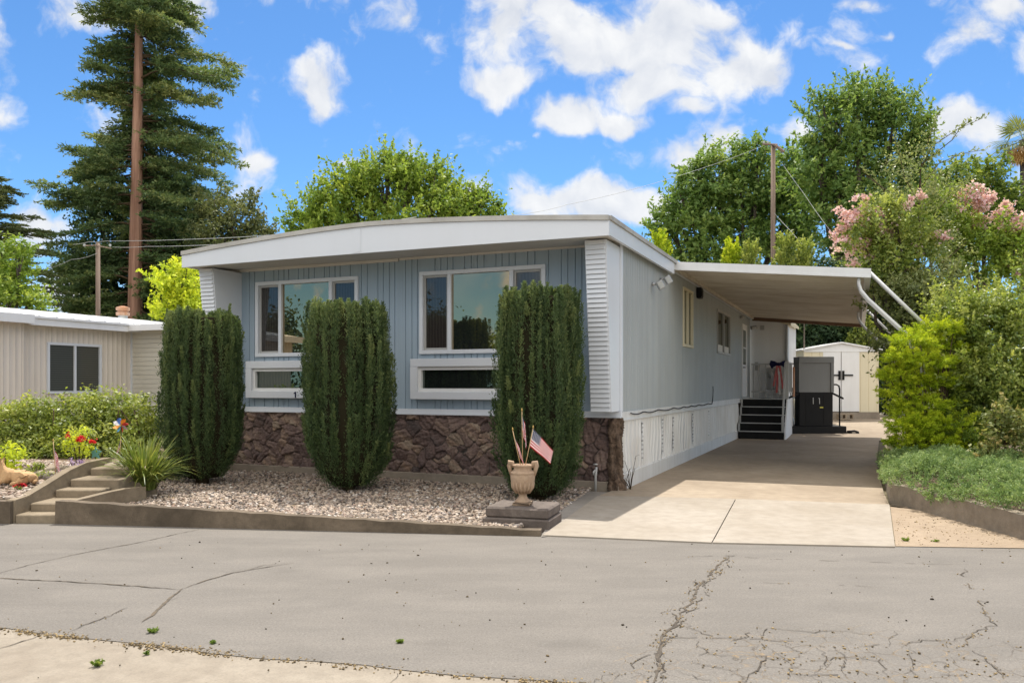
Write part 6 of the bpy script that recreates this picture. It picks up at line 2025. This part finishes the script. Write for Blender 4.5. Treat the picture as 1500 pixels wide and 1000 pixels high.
for (px, py, rx, ry, a) in clouds:
    s = t.n('ShaderNodeVectorMath', operation='SUBTRACT'); t.l(wa.outputs[0], s.inputs[0]); s.inputs[1].default_value = ((px - CX) / F, (HY - py) / F, 0)
    m = t.n('ShaderNodeVectorMath', operation='MULTIPLY'); t.l(s.outputs[0], m.inputs[0]); m.inputs[1].default_value = (F / rx / 1.45, F / ry / 1.45, 0)
    ln = t.n('ShaderNodeVectorMath', operation='LENGTH'); t.l(m.outputs[0], ln.inputs[0])
    d = t.math('MULTIPLY', t.math('SUBTRACT', 1.0, ln.outputs['Value'], clamp=True), a)
    cur = d if cur is None else t.math('SMOOTH_MAX', cur, d, .12)
fb = t.n('ShaderNodeTexNoise'); fb.inputs['Scale'].default_value = 13; fb.inputs['Detail'].default_value = 9; fb.inputs['Roughness'].default_value = .57
t.l(wa.outputs[0], fb.inputs['Vector'])
dens = t.math('ADD', cur, t.math('MULTIPLY', t.math('SUBTRACT', fb.outputs['Fac'], .5), 2.1))
alpha = t.n('ShaderNodeMapRange', interpolation_type='SMOOTHSTEP'); t.l(dens, alpha.inputs[0]); alpha.inputs[1].default_value = .14; alpha.inputs[2].default_value = .66
al = t.math('MULTIPLY', alpha.outputs[0], t.math('GREATER_THAN', sp.outputs['Z'], -.02))
al = t.math('MULTIPLY', al, .96)
# thicker cloud is greyer underneath
wu = t.n('ShaderNodeVectorMath', operation='ADD'); t.l(wa.outputs[0], wu.inputs[0]); wu.inputs[1].default_value = (0, .028, 0)
f2 = t.n('ShaderNodeTexNoise'); f2.inputs['Scale'].default_value = 13; f2.inputs['Detail'].default_value = 5
t.l(wu.outputs[0], f2.inputs['Vector'])
sh_ = t.math('ADD', .55, t.math('MULTIPLY', t.math('SUBTRACT', fb.outputs['Fac'], f2.outputs['Fac']), 1.9), clamp=True)
ccol = t.mix(sh_, CLOUD_LO, CLOUD_HI)
hs = t.n('ShaderNodeHueSaturation'); hs.inputs['Saturation'].default_value = SKYSAT; hs.inputs['Value'].default_value = 1.0
t.l(sky.outputs[0], hs.inputs['Color'])
fin = t.mix(al, t.mix(1.0, hs.outputs[0], (.50, .69, .82), 'MULTIPLY'), ccol)
# unseen broken cloud added overhead and behind the viewer to fill the shade
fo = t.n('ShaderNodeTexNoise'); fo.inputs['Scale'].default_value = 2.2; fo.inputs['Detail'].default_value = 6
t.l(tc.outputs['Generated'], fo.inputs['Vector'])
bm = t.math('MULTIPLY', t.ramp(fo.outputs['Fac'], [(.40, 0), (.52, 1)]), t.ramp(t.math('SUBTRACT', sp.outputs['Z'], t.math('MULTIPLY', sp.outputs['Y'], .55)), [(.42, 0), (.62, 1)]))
fin = t.mix(t.math('MULTIPLY', bm, .95), fin, CLOUD_FILL)
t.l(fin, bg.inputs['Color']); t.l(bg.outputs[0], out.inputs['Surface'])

sd = bpy.data.lights.new('sun', 'SUN'); sd.energy = SUN; sd.angle = R(.5); sd.color = (1, .955, .88)
so = bpy.data.objects.new('sun', sd); COL.objects.link(so)
sv_ = Vector((math.sin(AZ) * math.cos(EL), math.cos(AZ) * math.cos(EL), math.sin(EL)))
so.rotation_euler = sv_.to_track_quat('Z', 'Y').to_euler()
so.location = (0, 0, 30)

cd = bpy.data.cameras.new('camera'); co = bpy.data.objects.new('camera', cd); COL.objects.link(co)
co.location = (0, 0, H); co.rotation_euler = (R(90), 0, 0)
cd.sensor_width = 36; cd.lens = F / 1500 * 36; cd.shift_y = (HY - 500) / 1500; cd.clip_end = 3000; cd.clip_start = .05
SC.camera = co
SC.render.resolution_x, SC.render.resolution_y = 1024, 682
SC.view_settings.view_transform = 'Standard'; SC.view_settings.look = 'None'; SC.view_settings.gamma = 1
SC.view_settings.exposure = EXPO
SC.render.engine = 'CYCLES'
SC.cycles.max_bounces = 8; SC.cycles.diffuse_bounces = 4; SC.cycles.glossy_bounces = 4; SC.cycles.transmission_bounces = 4
SC.cycles.use_denoising = True
SC.cycles.sample_clamp_indirect = 6
